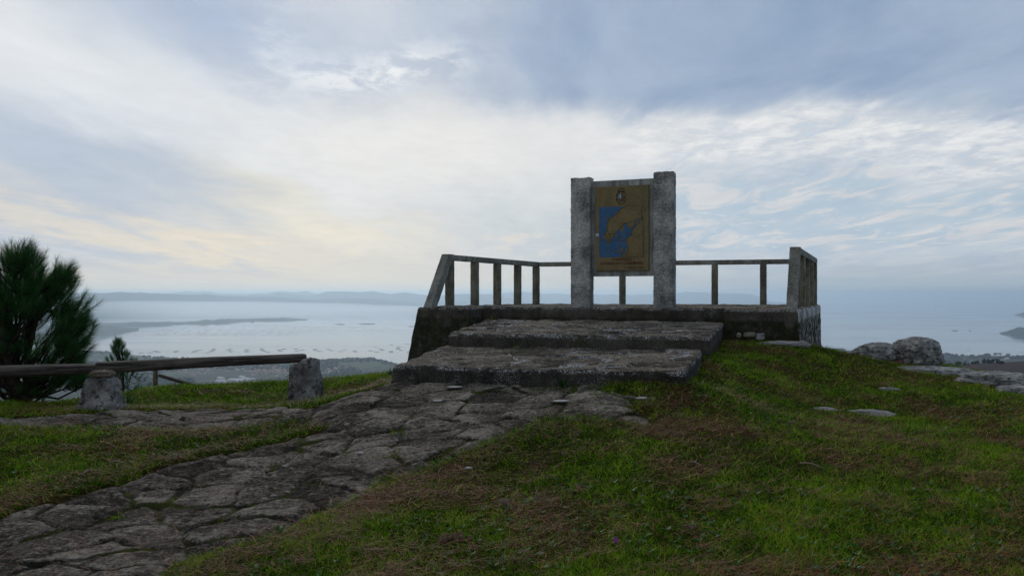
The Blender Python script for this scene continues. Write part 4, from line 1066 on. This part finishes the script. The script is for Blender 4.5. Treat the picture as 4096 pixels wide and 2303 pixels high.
ICO = None
def ico_data():
    bm = bmesh.new(); bmesh.ops.create_icosphere(bm, subdivisions=1, radius=1); v = np.array([q_.co[:] for q_ in bm.verts]); f = np.array([[a.index for a in q_.verts] for q_ in bm.faces]); bm.free(); return v, f
IV, IF = ico_data()
def blobs(name, C, Sz, mat, label, cat='woodland', rs=R):
    n = len(C); nv = len(IV)
    V = IV[None]*Sz[:, None, :]*(1+.28*rs.normal(size=(n, nv, 1)))+C[:, None, :]
    Fc = (IF[None]+(np.arange(n)*nv)[:, None, None]).reshape(-1, 3)
    o = mesh_np(name, V.reshape(-1, 3), Fc, mat); tag(o, label, cat, kind='stuff'); return o
def woods():
    N = 26000; D = 2600*(6700/2600)**R.rand(N); px = -80+R.rand(N)*2740; x = (px-CX)/F*D
    z, he, inl = landz(x, D)
    m = (inl > 25) & (fbm(x*.0022, D*.0016, seed=77, oct=4) > np.where(inl < 500, -.25, .0)) & ((px < 1000) | (px > 2040)) & (he < .5)
    x, D, z = x[m], D[m], z[m]; n = len(x); s = 5+7*R.rand(n)
    blobs('woodland', np.c_[x, D, z+s*.4], np.c_[s*1.3, s*1.3, s], M['farwood'], 'dark woods spread over the coastal plain far below')
    # tree belt on the nearer shoulder at the right
    N = 1500; x = 560+R.rand(N)*700; y = 1080+R.rand(N)*520; z, he, inl = landz(x, y)
    m = (fbm(x*.006, y*.004, seed=78, oct=3) > -.25); x, y, z = x[m], y[m], z[m]; s = 2+2.6*R.rand(len(x))
    blobs('woodland', np.c_[x, y, z+s*.5], np.c_[s*1.1, s*1.1, s*1.2], M['farwood'], 'belt of dark trees on the brown shoulder at the right')
woods()

def P4(x4, y4, D): return P(x4/K4, y4/K4, D)
def seaD(y4): return -SEA*F/(y4/K4-HY)
M['treefar'] = mat_simple('far_tree_crown', (.012, .022, .012), (.022, .036, .018), .2, .95, .1)
def fartree(x4, w, h, label, umb=True, off=60, group='single trees on the far shore'):
    px = x4/K4; D = float(shoreD(np.array([px]))[0])-off; x = (px-CX)/F*D; z = float(landz(np.array([x]), np.array([D]))[0][0])
    t = empty('far_tree', (x, D, z)); tag(t, label, 'tree', group)
    n = 26; C = R.normal(size=(n, 3))*np.array([w*.28, w*.28, h*.11])+np.array([0, 0, h*.72]); s = w*.13+w*.1*R.rand(n)
    V = IV[None]*s[:, None, None]*np.array([1, 1, .75])*(1+.25*R.normal(size=(n, len(IV), 1)))+C[:, None, :]
    mesh_np('crown', V.reshape(-1, 3), (IF[None]+(np.arange(n)*len(IV))[:, None, None]).reshape(-1, 3), M['treefar'], parent=t)
    b = MB(); b.tube([(0, 0, -2), (.5, 0, h*.4), (0, 0, h*.75)], [w*.045, w*.035, w*.02], 6)
    b.tube([(.4, 0, h*.35), (w*.25, 0, h*.7)], [w*.03, w*.015], 5); b.build('trunk', M['bark'], t)
for x4, w, h, lb in [(3952, 34, 21, 'wide flat topped tree on the far right shore, left of the round pair'), (3983, 26, 26, 'round tree on the far right shore, left one of the pair'), (4001, 24, 24, 'round tree on the far right shore, right one of the pair'),
                     (4034, 28, 19, 'low tree on the far right shore, right of the round pair'), (3935, 14, 15, 'smallest tree on the far right shore, left of the wide one')]:
    fartree(x4, w, h, lb)
for k, x4 in enumerate((1392, 1410, 1430, 1450, 1466, 1478, 1490)):
    fartree(x4, 30, 26-k*1.5, 'tree in the grove on the wooded point left of the platform', off=40+20*(k % 3), group='grove on the wooded point')

# houses
M['hwall'] = mat_simple('white_house_wall', (.5, .49, .46), (.62, .61, .58), .3, .9)
M['hwall2'] = mat_simple('cream_house_wall', (.4, .33, .25), (.5, .43, .34), .3, .9)
M['hroof'] = mat_simple('clay_tile_roof', (.24, .07, .04), (.34, .11, .06), .4, .9)
M['hroof2'] = mat_simple('grey_sheet_roof', (.42, .42, .42), (.55, .55, .55), .4, .8)
def house_proto(w, d, h, r, wm, rm, kind):
    t = empty('house'); b = MB(); b.box((0, 0, h/2-2), (w/2, 0, 0), (0, d/2, 0), (0, 0, h/2+2)); b.build('wall', wm, t)
    b = MB(); o_ = .6
    b.add([(-w/2-o_, -d/2-o_, h), (w/2+o_, -d/2-o_, h), (w/2+o_, d/2+o_, h), (-w/2-o_, d/2+o_, h), (-w/2*r, 0, h+d*.28), (w/2*r, 0, h+d*.28)], [(0, 1, 5, 4), (2, 3, 4, 5), (1, 2, 5), (3, 0, 4), (3, 2, 1, 0)])
    b.build('roof', rm, t); return t
protos = [house_proto(15, 11, 7, .6, M['hwall'], M['hroof'], 0), house_proto(13, 11, 6, .9, M['hwall2'], M['hroof'], 1), house_proto(19, 12, 7, .5, M['hwall'], M['hroof'], 2), house_proto(42, 18, 7, .98, M['hwall'], M['hroof2'], 3)]
used = [False]*4
def put_house(k, x, y, z, rz, label, group, s=1.):
    if not used[k]: r = protos[k]; used[k] = True
    else:
        r = protos[k].copy(); COL.objects.link(r)
        for ch in list(protos[k].children):
            c = ch.copy(); COL.objects.link(c); c.parent = r
    r.location = (x, y, z); r.rotation_euler = (0, 0, rz); r.scale = (s, s, s)
    tag(r, label, 'house', group)
def cluster(n, cx4, cy4, sx, sy, ks, label, group):
    k_ = 0
    for _ in range(n*6):
        if k_ >= n: break
        x4 = cx4+random.gauss(0, sx); y4 = cy4+random.gauss(0, sy)
        if y4 < 1400: continue
        # find D where the ray meets the land
        Ds = np.linspace(2600, 6600, 200); xs = (x4/K4-CX)/F*Ds; zr = -(y4/K4-HY)/F*Ds; zl, _, inl = landz(xs, Ds)
        i = np.argmax(zr < zl)
        if zr[i] >= zl[i] or inl[i] < 40: continue
        put_house(random.choice(ks), xs[i], Ds[i], zl[i], random.uniform(-.6, .6), label, group, random.uniform(.8, 1.15)); k_ += 1
cluster(10, 590, 1427, 26, 3, [0, 0, 2], 'terracotta roofed house on the wooded ridge above the shore', 'houses on the shore ridge')
cluster(6, 390, 1440, 25, 5, [0, 1], 'terracotta roofed house between the big pine and the young pine', 'houses seen between the pines')
cluster(64, 1090, 1482, 62, 11, [0, 1, 1, 2], 'red roofed house in the dense village left of the taller stone', 'houses of the dense village')
cluster(40, 830, 1478, 110, 16, [0, 1, 2], 'scattered house in the fields under the barrier log', 'houses scattered in the fields')
cluster(14, 930, 1524, 45, 5, [3], 'long white hall on the plain just over the grass crest', 'long white halls')
cluster(14, 1000, 1535, 90, 8, [0, 1], 'house near the long white halls just over the grass crest', 'houses near the halls')
cluster(16, 1340, 1480, 45, 10, [0, 1, 2], 'house among woods right of the taller support stone', 'houses behind the taller stone')
cluster(8, 3390, 1418, 20, 4, [0, 1], 'house on the wooded shore left of the boulders', 'houses left of the boulders')
cluster(12, 3960, 1440, 90, 8, [0, 1, 3], 'white house in the woods right of the boulders', 'houses right of the boulders')

def ribbon(name, pts, Dfun_front, depth, mat, label=None, seed=0, rows=9, rough=.1, n=160, base_py=None, sharp=1.):
    """pts: (x4, ytop4). front foot at Dfront(x4), crest at +depth/2"""
    xs = np.linspace(pts[0][0], pts[-1][0], n); yt = np.interp(xs, [p[0] for p in pts], [p[1] for p in pts])
    V = []
    for j in range(rows):
        t = j/(rows-1); D = Dfun_front(xs)+depth*t
        Dc = Dfun_front(xs)+depth*.5; zc = -(yt/K4-HY)/F*Dc
        hprof = math.sin(math.pi*t)**.8
        px = xs/K4; x = (px-CX)/F*D
        nz = fbm(x/depth*6, D/depth*6, seed=seed, oct=4)
        z = (SEA-3)+(zc-SEA+3)*hprof*(1+rough*nz*(abs(t-.5) > .01)*1.)
        end = np.clip(np.minimum(np.arange(n), np.arange(n)[::-1])/6., 0, 1); z = SEA-3+(z-SEA+3)*end
        V.append(np.c_[x, D, z])
    V = np.concatenate(V); return mesh_np(name, V, grid_faces(rows, n), mat, smooth=True)
def lin(pts): return lambda x: seaD(np.interp(x, [p[0] for p in pts], [p[1] for p in pts]))
# islands
def isle(name, top, foot, depth, seed, n=200, rough=.4):
    o = ribbon(name, top, lin(foot), depth, M['isle'], None, seed, 9, rough, n); tag(o, kind='structure'); return o
isle('island', [(-500, 1322), (-300, 1312), (-100, 1304), (100, 1300), (240, 1302), (300, 1300), (373, 1298.5), (420, 1300), (470, 1306), (500, 1309), (545, 1314), (560, 1318), (585, 1322)], [(-500, 1330), (-100, 1342), (240, 1346), (373, 1343), (440, 1338), (510, 1329), (585, 1323.5)], 1300, 3)
isle('island', [(330, 1291), (421, 1292), (480, 1291), (543, 1287), (620, 1288.5), (664, 1286.5), (740, 1288), (790, 1284), (816, 1278), (850, 1281), (880, 1276), (1000, 1275), (1060, 1272.5), (1130, 1271), (1180, 1273), (1230, 1278), (1262, 1280.5)], [(330, 1298), (421, 1304), (631, 1303.5), (700, 1298), (816, 1295), (1000, 1284), (1130, 1282), (1262, 1281)], 900, 13)
for (x0, x1, yy, hh, sd_) in [(1330, 1390, 1297.5, 2.5, 5), (1420, 1515, 1296, 3, 6), (1000, 1020, 1289, 3, 7), (3800, 3840, 1323, 3, 8), (3872, 3888, 1323.5, 2.5, 9), (1620, 1680, 1306, 2, 10)]:
    m_ = (x0+x1)/2; isle('rocky_islet', [(x0, yy), (x0+.3*(x1-x0), yy-hh*.7), (m_, yy-hh), (x1-.2*(x1-x0), yy-hh*.6), (x1, yy)], [(x0, yy+.5), (x1, yy+.5)], 120, sd_, 30)
isle('island', [(3982, 1337), (4010, 1330), (4040, 1320), (4070, 1311), (4095, 1312), (4130, 1306), (4200, 1312)], [(3982, 1338), (4040, 1340), (4096, 1345), (4200, 1348)], 700, 23)
isle('island', [(4055, 1259), (4075, 1254), (4090, 1250), (4120, 1248), (4200, 1252)], [(4055, 1261), (4100, 1264), (4200, 1266)], 900, 25)
# town on the right island
for i in range(16):
    x4 = random.uniform(4030, 4098); y4 = random.uniform(1328, 1341); D = seaD(1343)+120; p = P4(x4, y4, D+ (1343-y4)*18)
    put_house(random.choice([0, 1]), p.x, p.y, p.z-4, random.uniform(-.6, .6), 'house of the small town on the far right island', 'island town houses', 1.3)
# far shore and hills
def hills(name, top, foot, depth, seed, n=260, rough=.18):
    o = ribbon(name, top, foot, depth, M['hill'], None, seed, 13, rough, n); tag(o, kind='structure'); return o
hills('hills', [(-300, 1185), (0, 1178), (200, 1173), (361, 1171.6), (421, 1172), (482, 1169.5), (540, 1172), (564, 1168.6), (598, 1173), (674, 1174.7), (756, 1179), (822, 1177.7), (877, 1182), (999, 1187), (1072, 1186), (1140, 1190), (1200, 1198), (1248, 1202), (1290, 1212), (1400, 1222)],
      lin([(-300, 1280), (360, 1272), (700, 1262), (820, 1254), (1000, 1251), (1400, 1252)]), 7000, 31)
hills('hills', [(1120, 1206), (1200, 1202), (1248, 1201), (1280, 1196), (1332, 1193), (1400, 1193), (1480, 1194), (1561, 1200), (1621, 1205), (1681, 1213), (1750, 1208), (1820, 1205), (1900, 1210), (1973, 1219), (2100, 1232)],
      lin([(1120, 1251), (1400, 1249), (1700, 1247), (2100, 1246)]), 7000, 33)
hills('low_shore', [(1080, 1252), (1180, 1249), (1250, 1245), (1330, 1243), (1380, 1241), (1430, 1244), (1480, 1239), (1560, 1236), (1590, 1238), (1650, 1234), (1680, 1234), (1760, 1238), (1850, 1240), (1950, 1245)], lin([(1080, 1254.5), (1250, 1253), (1430, 1255), (1550, 1256.5), (1680, 1257), (1950, 1256)]), 1500, 35)
hills('hills', [(960, 1180), (1000, 1176), (1040, 1179), (1080, 1180), (1108, 1172), (1140, 1174), (1172, 1179), (1224, 1183), (1272, 1177), (1304, 1166), (1360, 1165), (1425, 1169), (1493, 1164), (1561, 1177), (1625, 1173), (1689, 1179), (1773, 1184), (1820, 1177), (1874, 1174.5), (1973, 1180), (2050, 1195), (2200, 1215)], lambda x: 27000+0*x, 6000, 37)
hills('hills', [(300, 1180), (340, 1169), (350, 1166), (380, 1172), (600, 1180), (700, 1170), (760, 1168), (800, 1169), (900, 1174), (1000, 1176), (1140, 1168), (1216, 1167), (1250, 1174), (1500, 1185), (2016, 1174), (2049, 1170), (2112, 1168), (2144, 1174), (2278, 1177), (2500, 1180), (2650, 1176), (2702, 1173), (2760, 1168.5), (2818, 1170), (2889, 1175.6), (2955, 1172.7), (3005, 1177), (3055, 1190), (3085, 1204), (3120, 1214)], lambda x: 35000+0*x, 4000, 39)
hills('hills', [(2820, 1218), (2900, 1214), (2960, 1211), (3020, 1208), (3070, 1206), (3120, 1208), (3200, 1216)], lambda x: 29000+0*x, 2500, 41)

def mat_sea():
    t = NT('sea_water')
    n1 = t.noise(.02, 6, .7, t.pos((.35, 1, 1))); n2 = t.noise(.0009, 5, .6, t.pos((.5, 1.4, 1)))
    col = t.mix(t.ramp(n2, .4, .6), (.02, .035, .045), (.028, .045, .055))
    rg = t.ramp(n2, .42, .6, .05, .12)
    m = t.done(col, rg, t.bump(n1, .08, .8), .5); t.b.inputs['IOR'].default_value = 1.33
    return m
M['sea'] = mat_sea()
def seamesh():
    D = np.geomspace(900, 47500, 40); pxs = np.linspace(-1500, 4100, 40)
    A, B = np.meshgrid(pxs, D, indexing='ij'); x = ((A-CX)/F*B).ravel(); y = B.ravel()
    o = mesh_np('sea', np.c_[x, y, np.full(len(x), SEA)], grid_faces(40, 40), M['sea']); tag(o, kind='structure')
seamesh()

# mussel rafts
M['raft'] = mat_simple('raft_timber', (.05, .055, .06), (.09, .09, .09), .3, .9)
def raft_proto():
    b = MB()
    for i in range(-4, 5): b.box((i*4.2, 0, .8), (.6, 0, 0), (0, 9, 0), (0, 0, .3))
    for j in range(-3, 4): b.box((0, j*2.8, 1.3), (17, 0, 0), (0, .45, 0), (0, 0, .25))
    for j in (-2, 0, 2): b.box((0, j*3.4, .2), (15, 0, 0), (0, 1.1, 0), (0, 0, .7))
    b.box((-9, 0, 2.2), (1.6, 0, 0), (0, 1.5, 0), (0, 0, .8))
    return b.build('mussel_raft', M['raft'])
rp = raft_proto(); rused = False
def put_raft(x4, y4, label, group, s=1.):
    global rused
    if rused: r = rp.copy(); COL.objects.link(r)
    else: r = rp; rused = True
    p = P4(x4, y4, seaD(y4)); r.location = (p.x, p.y, SEA); r.rotation_euler = (0, 0, random.uniform(-.15, .15)); r.scale = (s, s, s)
    tag(r, label, 'raft', group)
near = [(564, 1410.7), (601, 1411), (620, 1404.5), (632, 1407.5), (702, 1407.7), (708.5, 1402.6), (775, 1409), (781, 1403.5), (798, 1400), (832, 1410), (845, 1405), (853.6, 1400.7), (857, 1396), (914.6, 1401.4), (920.5, 1396.8), (926.7, 1406), (985, 1402), (988.5, 1398), (988.5, 1406.8), (1047.4, 1394), (1048, 1398.6), (1055.6, 1402.6), (1070.7, 1408),
 (1117, 1399), (1136, 1395.6), (1121, 1404), (1184, 1395.6), (1187, 1404.4), (1206.7, 1400), (1261.6, 1396.4), (1262.4, 1401), (1277.6, 1404.8), (1315, 1397), (1327, 1402), (1363, 1405.6), (1379, 1398), (1417.5, 1402), (1423, 1406.5), (1482, 1402.8), (1505, 1407), (1521, 1395.6), (1530, 1400), (1566.5, 1379.6), (1598, 1386.8), (1592, 1392), (1593.7, 1396.4), (1604, 1400.8), (1565, 1404.5), (1565, 1409), (1629, 1376.4), (1637, 1405), (1635, 1410)]
for x4, y4 in near: put_raft(x4, y4, 'dark mussel raft in the near line above the barrier log', 'near mussel rafts', 1.05)
k_ = 0
for col_ in range(27):
    cx_ = 545+col_*40+random.uniform(-8, 8)
    for row in range(7):
        if random.random() < .2 or k_ >= 165: continue
        x4 = cx_+row*(-8)+random.uniform(-10, 10); y4 = 1309+row*5.2+random.uniform(-1.5, 1.5)+max(0, (600-cx_))*.12-(max(0, cx_-1100))*.004
        if x4 < 640 and y4 < 1335: continue
        if x4 > 1200 and (row > 3 or random.random() < .3): continue
        put_raft(x4, y4, 'small mussel raft in the wide field of rafts beyond the near line', 'middle field of mussel rafts'); k_ += 1
for i in range(70):
    x4 = random.uniform(700, 1230); y4 = random.uniform(1258, 1272)
    put_raft(x4, y4, 'faint speck of a mussel raft beyond the long island', 'farthest mussel rafts')
for x4, y4 in [(3876, 1401), (4087, 1407), (3900, 1311), (3810, 1301), (3500, 1355), (1503, 1387)]:
    put_raft(x4, y4, 'lone dark raft on open water at the right' if x4 > 2000 else 'lone small raft on open water left of the platform', 'lone rafts' if x4 > 2000 else None, .8)

# ------------------------------------------------------------------ haze and mist
def haze():
    me = bpy.data.meshes.new('haze'); W = 50000; zb, zt = SEA-6, 150
    v = [(x, y, z) for x in (-W, W) for y in (-3000, 49500) for z in (zb, zt)]
    me.from_pydata(v, [], [(0, 1, 3, 2), (4, 6, 7, 5), (0, 4, 5, 1), (2, 3, 7, 6), (0, 2, 6, 4), (1, 5, 7, 3)])
    m = bpy.data.materials.new('haze_air'); m.use_nodes = True; nt = m.node_tree; nt.nodes.clear()
    o_ = nt.nodes.new('ShaderNodeOutputMaterial'); pv_ = nt.nodes.new('ShaderNodeVolumePrincipled')
    pv_.inputs['Color'].default_value = HAZE_COL; pv_.inputs['Density'].default_value = HAZE_D; pv_.inputs['Anisotropy'].default_value = .68
    nt.links.new(pv_.outputs[0], o_.inputs['Volume']); me.materials.append(m)
    o = bpy.data.objects.new('haze', me); COL.objects.link(o); tag(o, 'thin blue haze filling the air over the bay', 'haze', kind='stuff')
HAZE_COL = (.70, .865, 1., 1); HAZE_D = 5e-5
haze()
def mist():
    # low bank of mist lying on the land in front of the left hills
    bm = bmesh.new(); bmesh.ops.create_icosphere(bm, subdivisions=5, radius=1); me = bpy.data.meshes.new('mist_bank'); bm.to_mesh(me); bm.free()
    co = np.empty(len(me.vertices)*3, np.float32); me.vertices.foreach_get('co', co); v = co.reshape(-1, 3).astype(float)
    v = v*(1+.12*fbm(v[:, 0]*3, v[:, 1]*3, v[:, 2]*3, 5, 4))[:, None]
    c = P4(620, 1235, 17600); v = v*np.array([7400, 1300, 235]); v[:, 2] += 30*fbm(v[:, 0]*.0012, v[:, 1]*.0012, seed=8, oct=3)*(v[:, 2] > 0)
    me.vertices.foreach_set('co', v.astype(np.float32).ravel()); me.update(); me.polygons.foreach_set('use_smooth', [True]*len(me.polygons))
    m = bpy.data.materials.new('mist'); m.use_nodes = True; nt = m.node_tree; nt.nodes.clear()
    o_ = nt.nodes.new('ShaderNodeOutputMaterial'); pv_ = nt.nodes.new('ShaderNodeVolumePrincipled'); pv_.inputs['Color'].default_value = (.98, .99, 1, 1); pv_.inputs['Density'].default_value = 7e-4; pv_.inputs['Anisotropy'].default_value = .6
    nt.links.new(pv_.outputs[0], o_.inputs['Volume']); me.materials.append(m)
    o = bpy.data.objects.new('mist_bank', me); COL.objects.link(o); o.location = (c.x, c.y, -385); tag(o, 'low bank of pale mist in front of the left hills', 'mist', kind='stuff')
mist()

# ------------------------------------------------------------------ sky
W = bpy.data.worlds.new('World'); S.world = W; W.use_nodes = True; nt = W.node_tree; nt.nodes.clear()
def wn(t, **k):
    n = nt.nodes.new(t)
    for a, b in k.items(): setattr(n, a, b)
    return n
def wl(a, b): nt.links.new(a, b)
def wm(op, a, b=0., c=None, clamp=False):
    n = wn('ShaderNodeMath', operation=op, use_clamp=clamp)
    for i, v in enumerate((a, b) if c is None else (a, b, c)):
        if isinstance(v, bpy.types.NodeSocket): wl(v, n.inputs[i])
        else: n.inputs[i].default_value = v
    return n.outputs[0]
def wmix(f, a, b):
    n = wn('ShaderNodeMix', data_type='RGBA')
    for i, v in ((0, f), (6, a), (7, b)):
        if isinstance(v, bpy.types.NodeSocket): wl(v, n.inputs[i])
        else: n.inputs[i].default_value = v if i == 0 else (*v, 1)
    return n.outputs[2]
def wss(v, a, b, lo=0., hi=1.):
    n = wn('ShaderNodeMapRange', interpolation_type='SMOOTHSTEP'); wl(v, n.inputs[0])
    for i, q_ in enumerate((a, b, lo, hi)): n.inputs[i+1].default_value = q_
    return n.outputs[0]
def wnoise(vec, scale, detail=5, rough=.6, dist=0., out='Fac'):
    n = wn('ShaderNodeTexNoise'); n.inputs['Scale'].default_value = scale; n.inputs['Detail'].default_value = detail; n.inputs['Roughness'].default_value = rough; n.inputs['Distortion'].default_value = dist
    wl(vec, n.inputs['Vector']); return n.outputs[out]
SUN_AZ, SUN_EL = math.radians(-12), math.radians(33)
tc = wn('ShaderNodeTexCoord'); sp = wn('ShaderNodeSeparateXYZ'); wl(tc.outputs['Generated'], sp.inputs[0]); X, Y, Z = sp.outputs
az = wm('MULTIPLY', wm('ARCTAN2', X, Y), 57.2958); el = wm('MULTIPLY', wm('ARCSINE', Z), 57.2958)
# cloud layer plane coordinates (perspective of a flat layer overhead)
zz = wm('ADD', wm('MAXIMUM', Z, 0.), .07)
cv = wn('ShaderNodeCombineXYZ'); wl(wm('DIVIDE', X, zz), cv.inputs[0]); wl(wm('DIVIDE', Y, zz), cv.inputs[1])
mp = wn('ShaderNodeMapping'); wl(cv.outputs[0], mp.inputs[0]); mp.inputs['Rotation'].default_value = (0, 0, math.radians(28)); mp.inputs['Scale'].default_value = (1., .42, 1)
mp2 = wn('ShaderNodeMapping'); wl(cv.outputs[0], mp2.inputs[0]); mp2.inputs['Rotation'].default_value = (0, 0, math.radians(-12)); mp2.inputs['Scale'].default_value = (1., .8, 1)
n_big = wnoise(mp.outputs[0], .55, 5, .55, .4); n_mid = wnoise(mp.outputs[0], 1.6, 7, .6, .5); n_fine = wnoise(mp2.outputs[0], 5.5, 7, .68, .3); n_str = wnoise(mp.outputs[0], 3.2, 6, .6, .8)
# warped az / el
azw = wm('ADD', az, wm('MULTIPLY', wm('SUBTRACT', n_mid, .5), 14)); elw = wm('ADD', el, wm('MULTIPLY', wm('SUBTRACT', wnoise(mp.outputs[0], 1.1, 6, .6, .3), .5), 9))
def dirpx(px, py):
    a = math.atan((px-CX)/F); return math.degrees(a), math.degrees(math.atan((HY-py)/F*math.cos(a)))
def blob(px, py, sx, sy, rot=0., soft=1.):
    """soft elliptical mask round the direction of (px, py); sizes in degrees"""
    a0, e0 = dirpx(px, py); c, s = math.cos(math.radians(rot)), math.sin(math.radians(rot))
    dx = wm('SUBTRACT', azw, a0); dy = wm('SUBTRACT', elw, e0)
    u = wm('DIVIDE', wm('ADD', wm('MULTIPLY', dx, c), wm('MULTIPLY', dy, s)), sx)
    v = wm('DIVIDE', wm('SUBTRACT', wm('MULTIPLY', dy, c), wm('MULTIPLY', dx, s)), sy)
    r2 = wm('ADD', wm('MULTIPLY', u, u), wm('MULTIPLY', v, v))
    return wm('EXPONENT', wm('MULTIPLY', r2, -1.*soft))
def srgb(r, g, b): return tuple(((q_/255+.055)/1.055)**2.4 if q_ > 10 else q_/3294 for q_ in (r, g, b))
col = wmix(wss(n_mid, .35, .65), srgb(180, 192, 210), srgb(206, 212, 219))
# unseen cloud overhead and behind us, its tone set to light the ground
col = wmix(wss(el, 20, 42), col, wmix(wss(n_mid, .3, .7), srgb(154, 162, 178), srgb(192, 196, 203)))
col = wmix(wss(wm('ABSOLUTE', az), 50, 110), col, wmix(n_mid, srgb(160, 168, 182), srgb(192, 196, 203)))
def lay(mask, c, k=1.):
    global col
    col = wmix(wm('MULTIPLY', mask, k, clamp=True), col, c)
W0 = srgb(240, 240, 238)
lay(blob(60, 130, 15, 3.8, -24), srgb(236, 238, 239), 1.05)
lay(blob(520, 250, 15, 3.4, -26), srgb(230, 233, 235), .85)
lay(blob(1080, 390, 12.5, 4.6, -8), srgb(235, 234, 230), 1.0)
lay(blob(1620, 340, 11, 2.6, 6), srgb(232, 232, 230), .9)
lay(blob(700, 620, 16, 2.2, -10), srgb(222, 216, 206), .8)
lay(blob(620, 500, 7, 1.8, -12), srgb(245, 237, 214), .95)
lay(blob(330, 585, 11, 1.1, -12), srgb(246, 230, 202), 1.15)
lay(blob(780, 570, 9, 1.5, -8), srgb(242, 232, 210), .85)
lay(blob(1350, 560, 7, 2.2, 0), srgb(200, 208, 212), .8)
lay(blob(1350, 590, 6, .7, 0), srgb(226, 218, 208), wm('MULTIPLY', wss(n_str, .42, .6), .8))
lay(blob(420, 450, 8, 1.8, -14), srgb(186, 196, 208), .7)
lay(blob(170, 400, 9.5, 4.4, -20), srgb(180, 193, 211), .8)
lay(blob(600, 40, 9, 3.0, -12), srgb(168, 184, 209), .95)
lay(blob(880, 110, 7, 2.6, 10), srgb(196, 206, 220), .6)
lay(blob(960, 165, 5.5, 1.3, 6), srgb(236, 238, 240), wm('MULTIPLY', wss(n_fine, .42, .6), 1.))
lay(blob(700, 120, 4, 1.6, 60), srgb(232, 236, 240), wm('MULTIPLY', wss(n_fine, .42, .62), .35))
# dark deck upper right with a fairly clear lower edge
edge_el = wm('ADD', wm('MULTIPLY', az, -.05), 13.0)
deck = wm('MULTIPLY', wss(wm('SUBTRACT', elw, edge_el), -1.2, 1.6), wss(az, -8, 6))
deckcol = wmix(wss(n_mid, .32, .68), srgb(138, 160, 190), srgb(164, 182, 204))
col = wmix(wm('MULTIPLY', deck, .93), col, deckcol)
# bright ragged band right
band = wm('MULTIPLY', wm('MULTIPLY', wss(wm('SUBTRACT', elw, edge_el), .6, -.9), wss(wm('SUBTRACT', elw, edge_el), -4.6, -2.4)), wss(az, 4, 14))
col = wmix(wm('MULTIPLY', band, .85), col, wmix(wss(n_fine, .36, .64), srgb(204, 211, 220), srgb(238, 238, 236)))
# thin clouds with pale blue gaps, right
gap = wm('MULTIPLY', wm('MULTIPLY', wss(wm('SUBTRACT', elw, edge_el), -3, -5), wss(el, 1.2, 4)), wss(az, 2, 12))
col = wmix(wm('MULTIPLY', gap, .6), col, wmix(wss(n_str, .45, .62), srgb(176, 198, 214), srgb(222, 219, 216)))
# mottling of the thin deck
nt2 = wn('ShaderNodeVectorMath', operation='SCALE'); wl(col, nt2.inputs[0]); wl(wm('ADD', wm('MULTIPLY', wm('SUBTRACT', n_fine, .5), .16), wm('ADD', wm('MULTIPLY', wm('SUBTRACT', n_str, .5), .14), .985)), nt2.inputs[3]); col = nt2.outputs[0]
# horizon
col = wmix(wss(el, 3.4, -.2), col, wmix(wss(az, -10, 22), srgb(224, 218, 204), srgb(170, 184, 194)))
sky = wn('ShaderNodeTexSky', sky_type='NISHITA'); sky.sun_disc = False; sky.sun_elevation = SUN_EL; sky.sun_rotation = SUN_AZ; sky.altitude = 500; sky.air_density = 1.; sky.dust_density = 1.5
hole = wm('MULTIPLY', wm('MULTIPLY', wss(n_fine, .44, .34), wss(n_str, .5, .4)), wm('ADD', wm('MULTIPLY', band, .9), wm('MULTIPLY', gap, .8)), clamp=True)
bg1 = wn('ShaderNodeBackground'); wl(sky.outputs[0], bg1.inputs[0]); bg1.inputs[1].default_value = .1
bg2 = wn('ShaderNodeBackground'); wl(col, bg2.inputs[0]); bg2.inputs[1].default_value = 1.
mx = wn('ShaderNodeMixShader'); wl(wm('SUBTRACT', .97, wm('MULTIPLY', hole, .5)), mx.inputs[0]); wl(bg1.outputs[0], mx.inputs[1]); wl(bg2.outputs[0], mx.inputs[2])
wo = wn('ShaderNodeOutputWorld'); wl(mx.outputs[0], wo.inputs[0])
W.cycles.sampling_method = 'MANUAL'; W.cycles.sample_map_resolution = 512

sl = bpy.data.lights.new('sun', 'SUN'); sl.energy = 1.4; sl.angle = math.radians(28); sl.color = (1., .975, .94)
so = bpy.data.objects.new('sun', sl); COL.objects.link(so); so.location = (0, 0, 60)
sd = Vector((math.sin(SUN_AZ)*math.cos(SUN_EL), math.cos(SUN_AZ)*math.cos(SUN_EL), math.sin(SUN_EL)))
so.rotation_euler = sd.to_track_quat('Z', 'Y').to_euler()

cam = bpy.data.cameras.new('camera'); co_ = bpy.data.objects.new('camera', cam); COL.objects.link(co_); S.camera = co_
cam.sensor_width = 36; cam.lens = F/2575*36; cam.clip_start = .05; cam.clip_end = 120000
cam.shift_y = (HY-724)/2575
co_.location = (0, 0, 0); co_.rotation_euler = (math.pi/2, 0, 0)
S.view_settings.view_transform = 'Standard'; S.view_settings.look = 'None'; S.view_settings.exposure = 0; S.view_settings.gamma = 1
S.cycles.use_denoising = True; S.cycles.adaptive_threshold = .004; S.cycles.volume_bounces = 3; S.cycles.max_bounces = 8; S.cycles.use_fast_gi = False
S.render.film_transparent = False
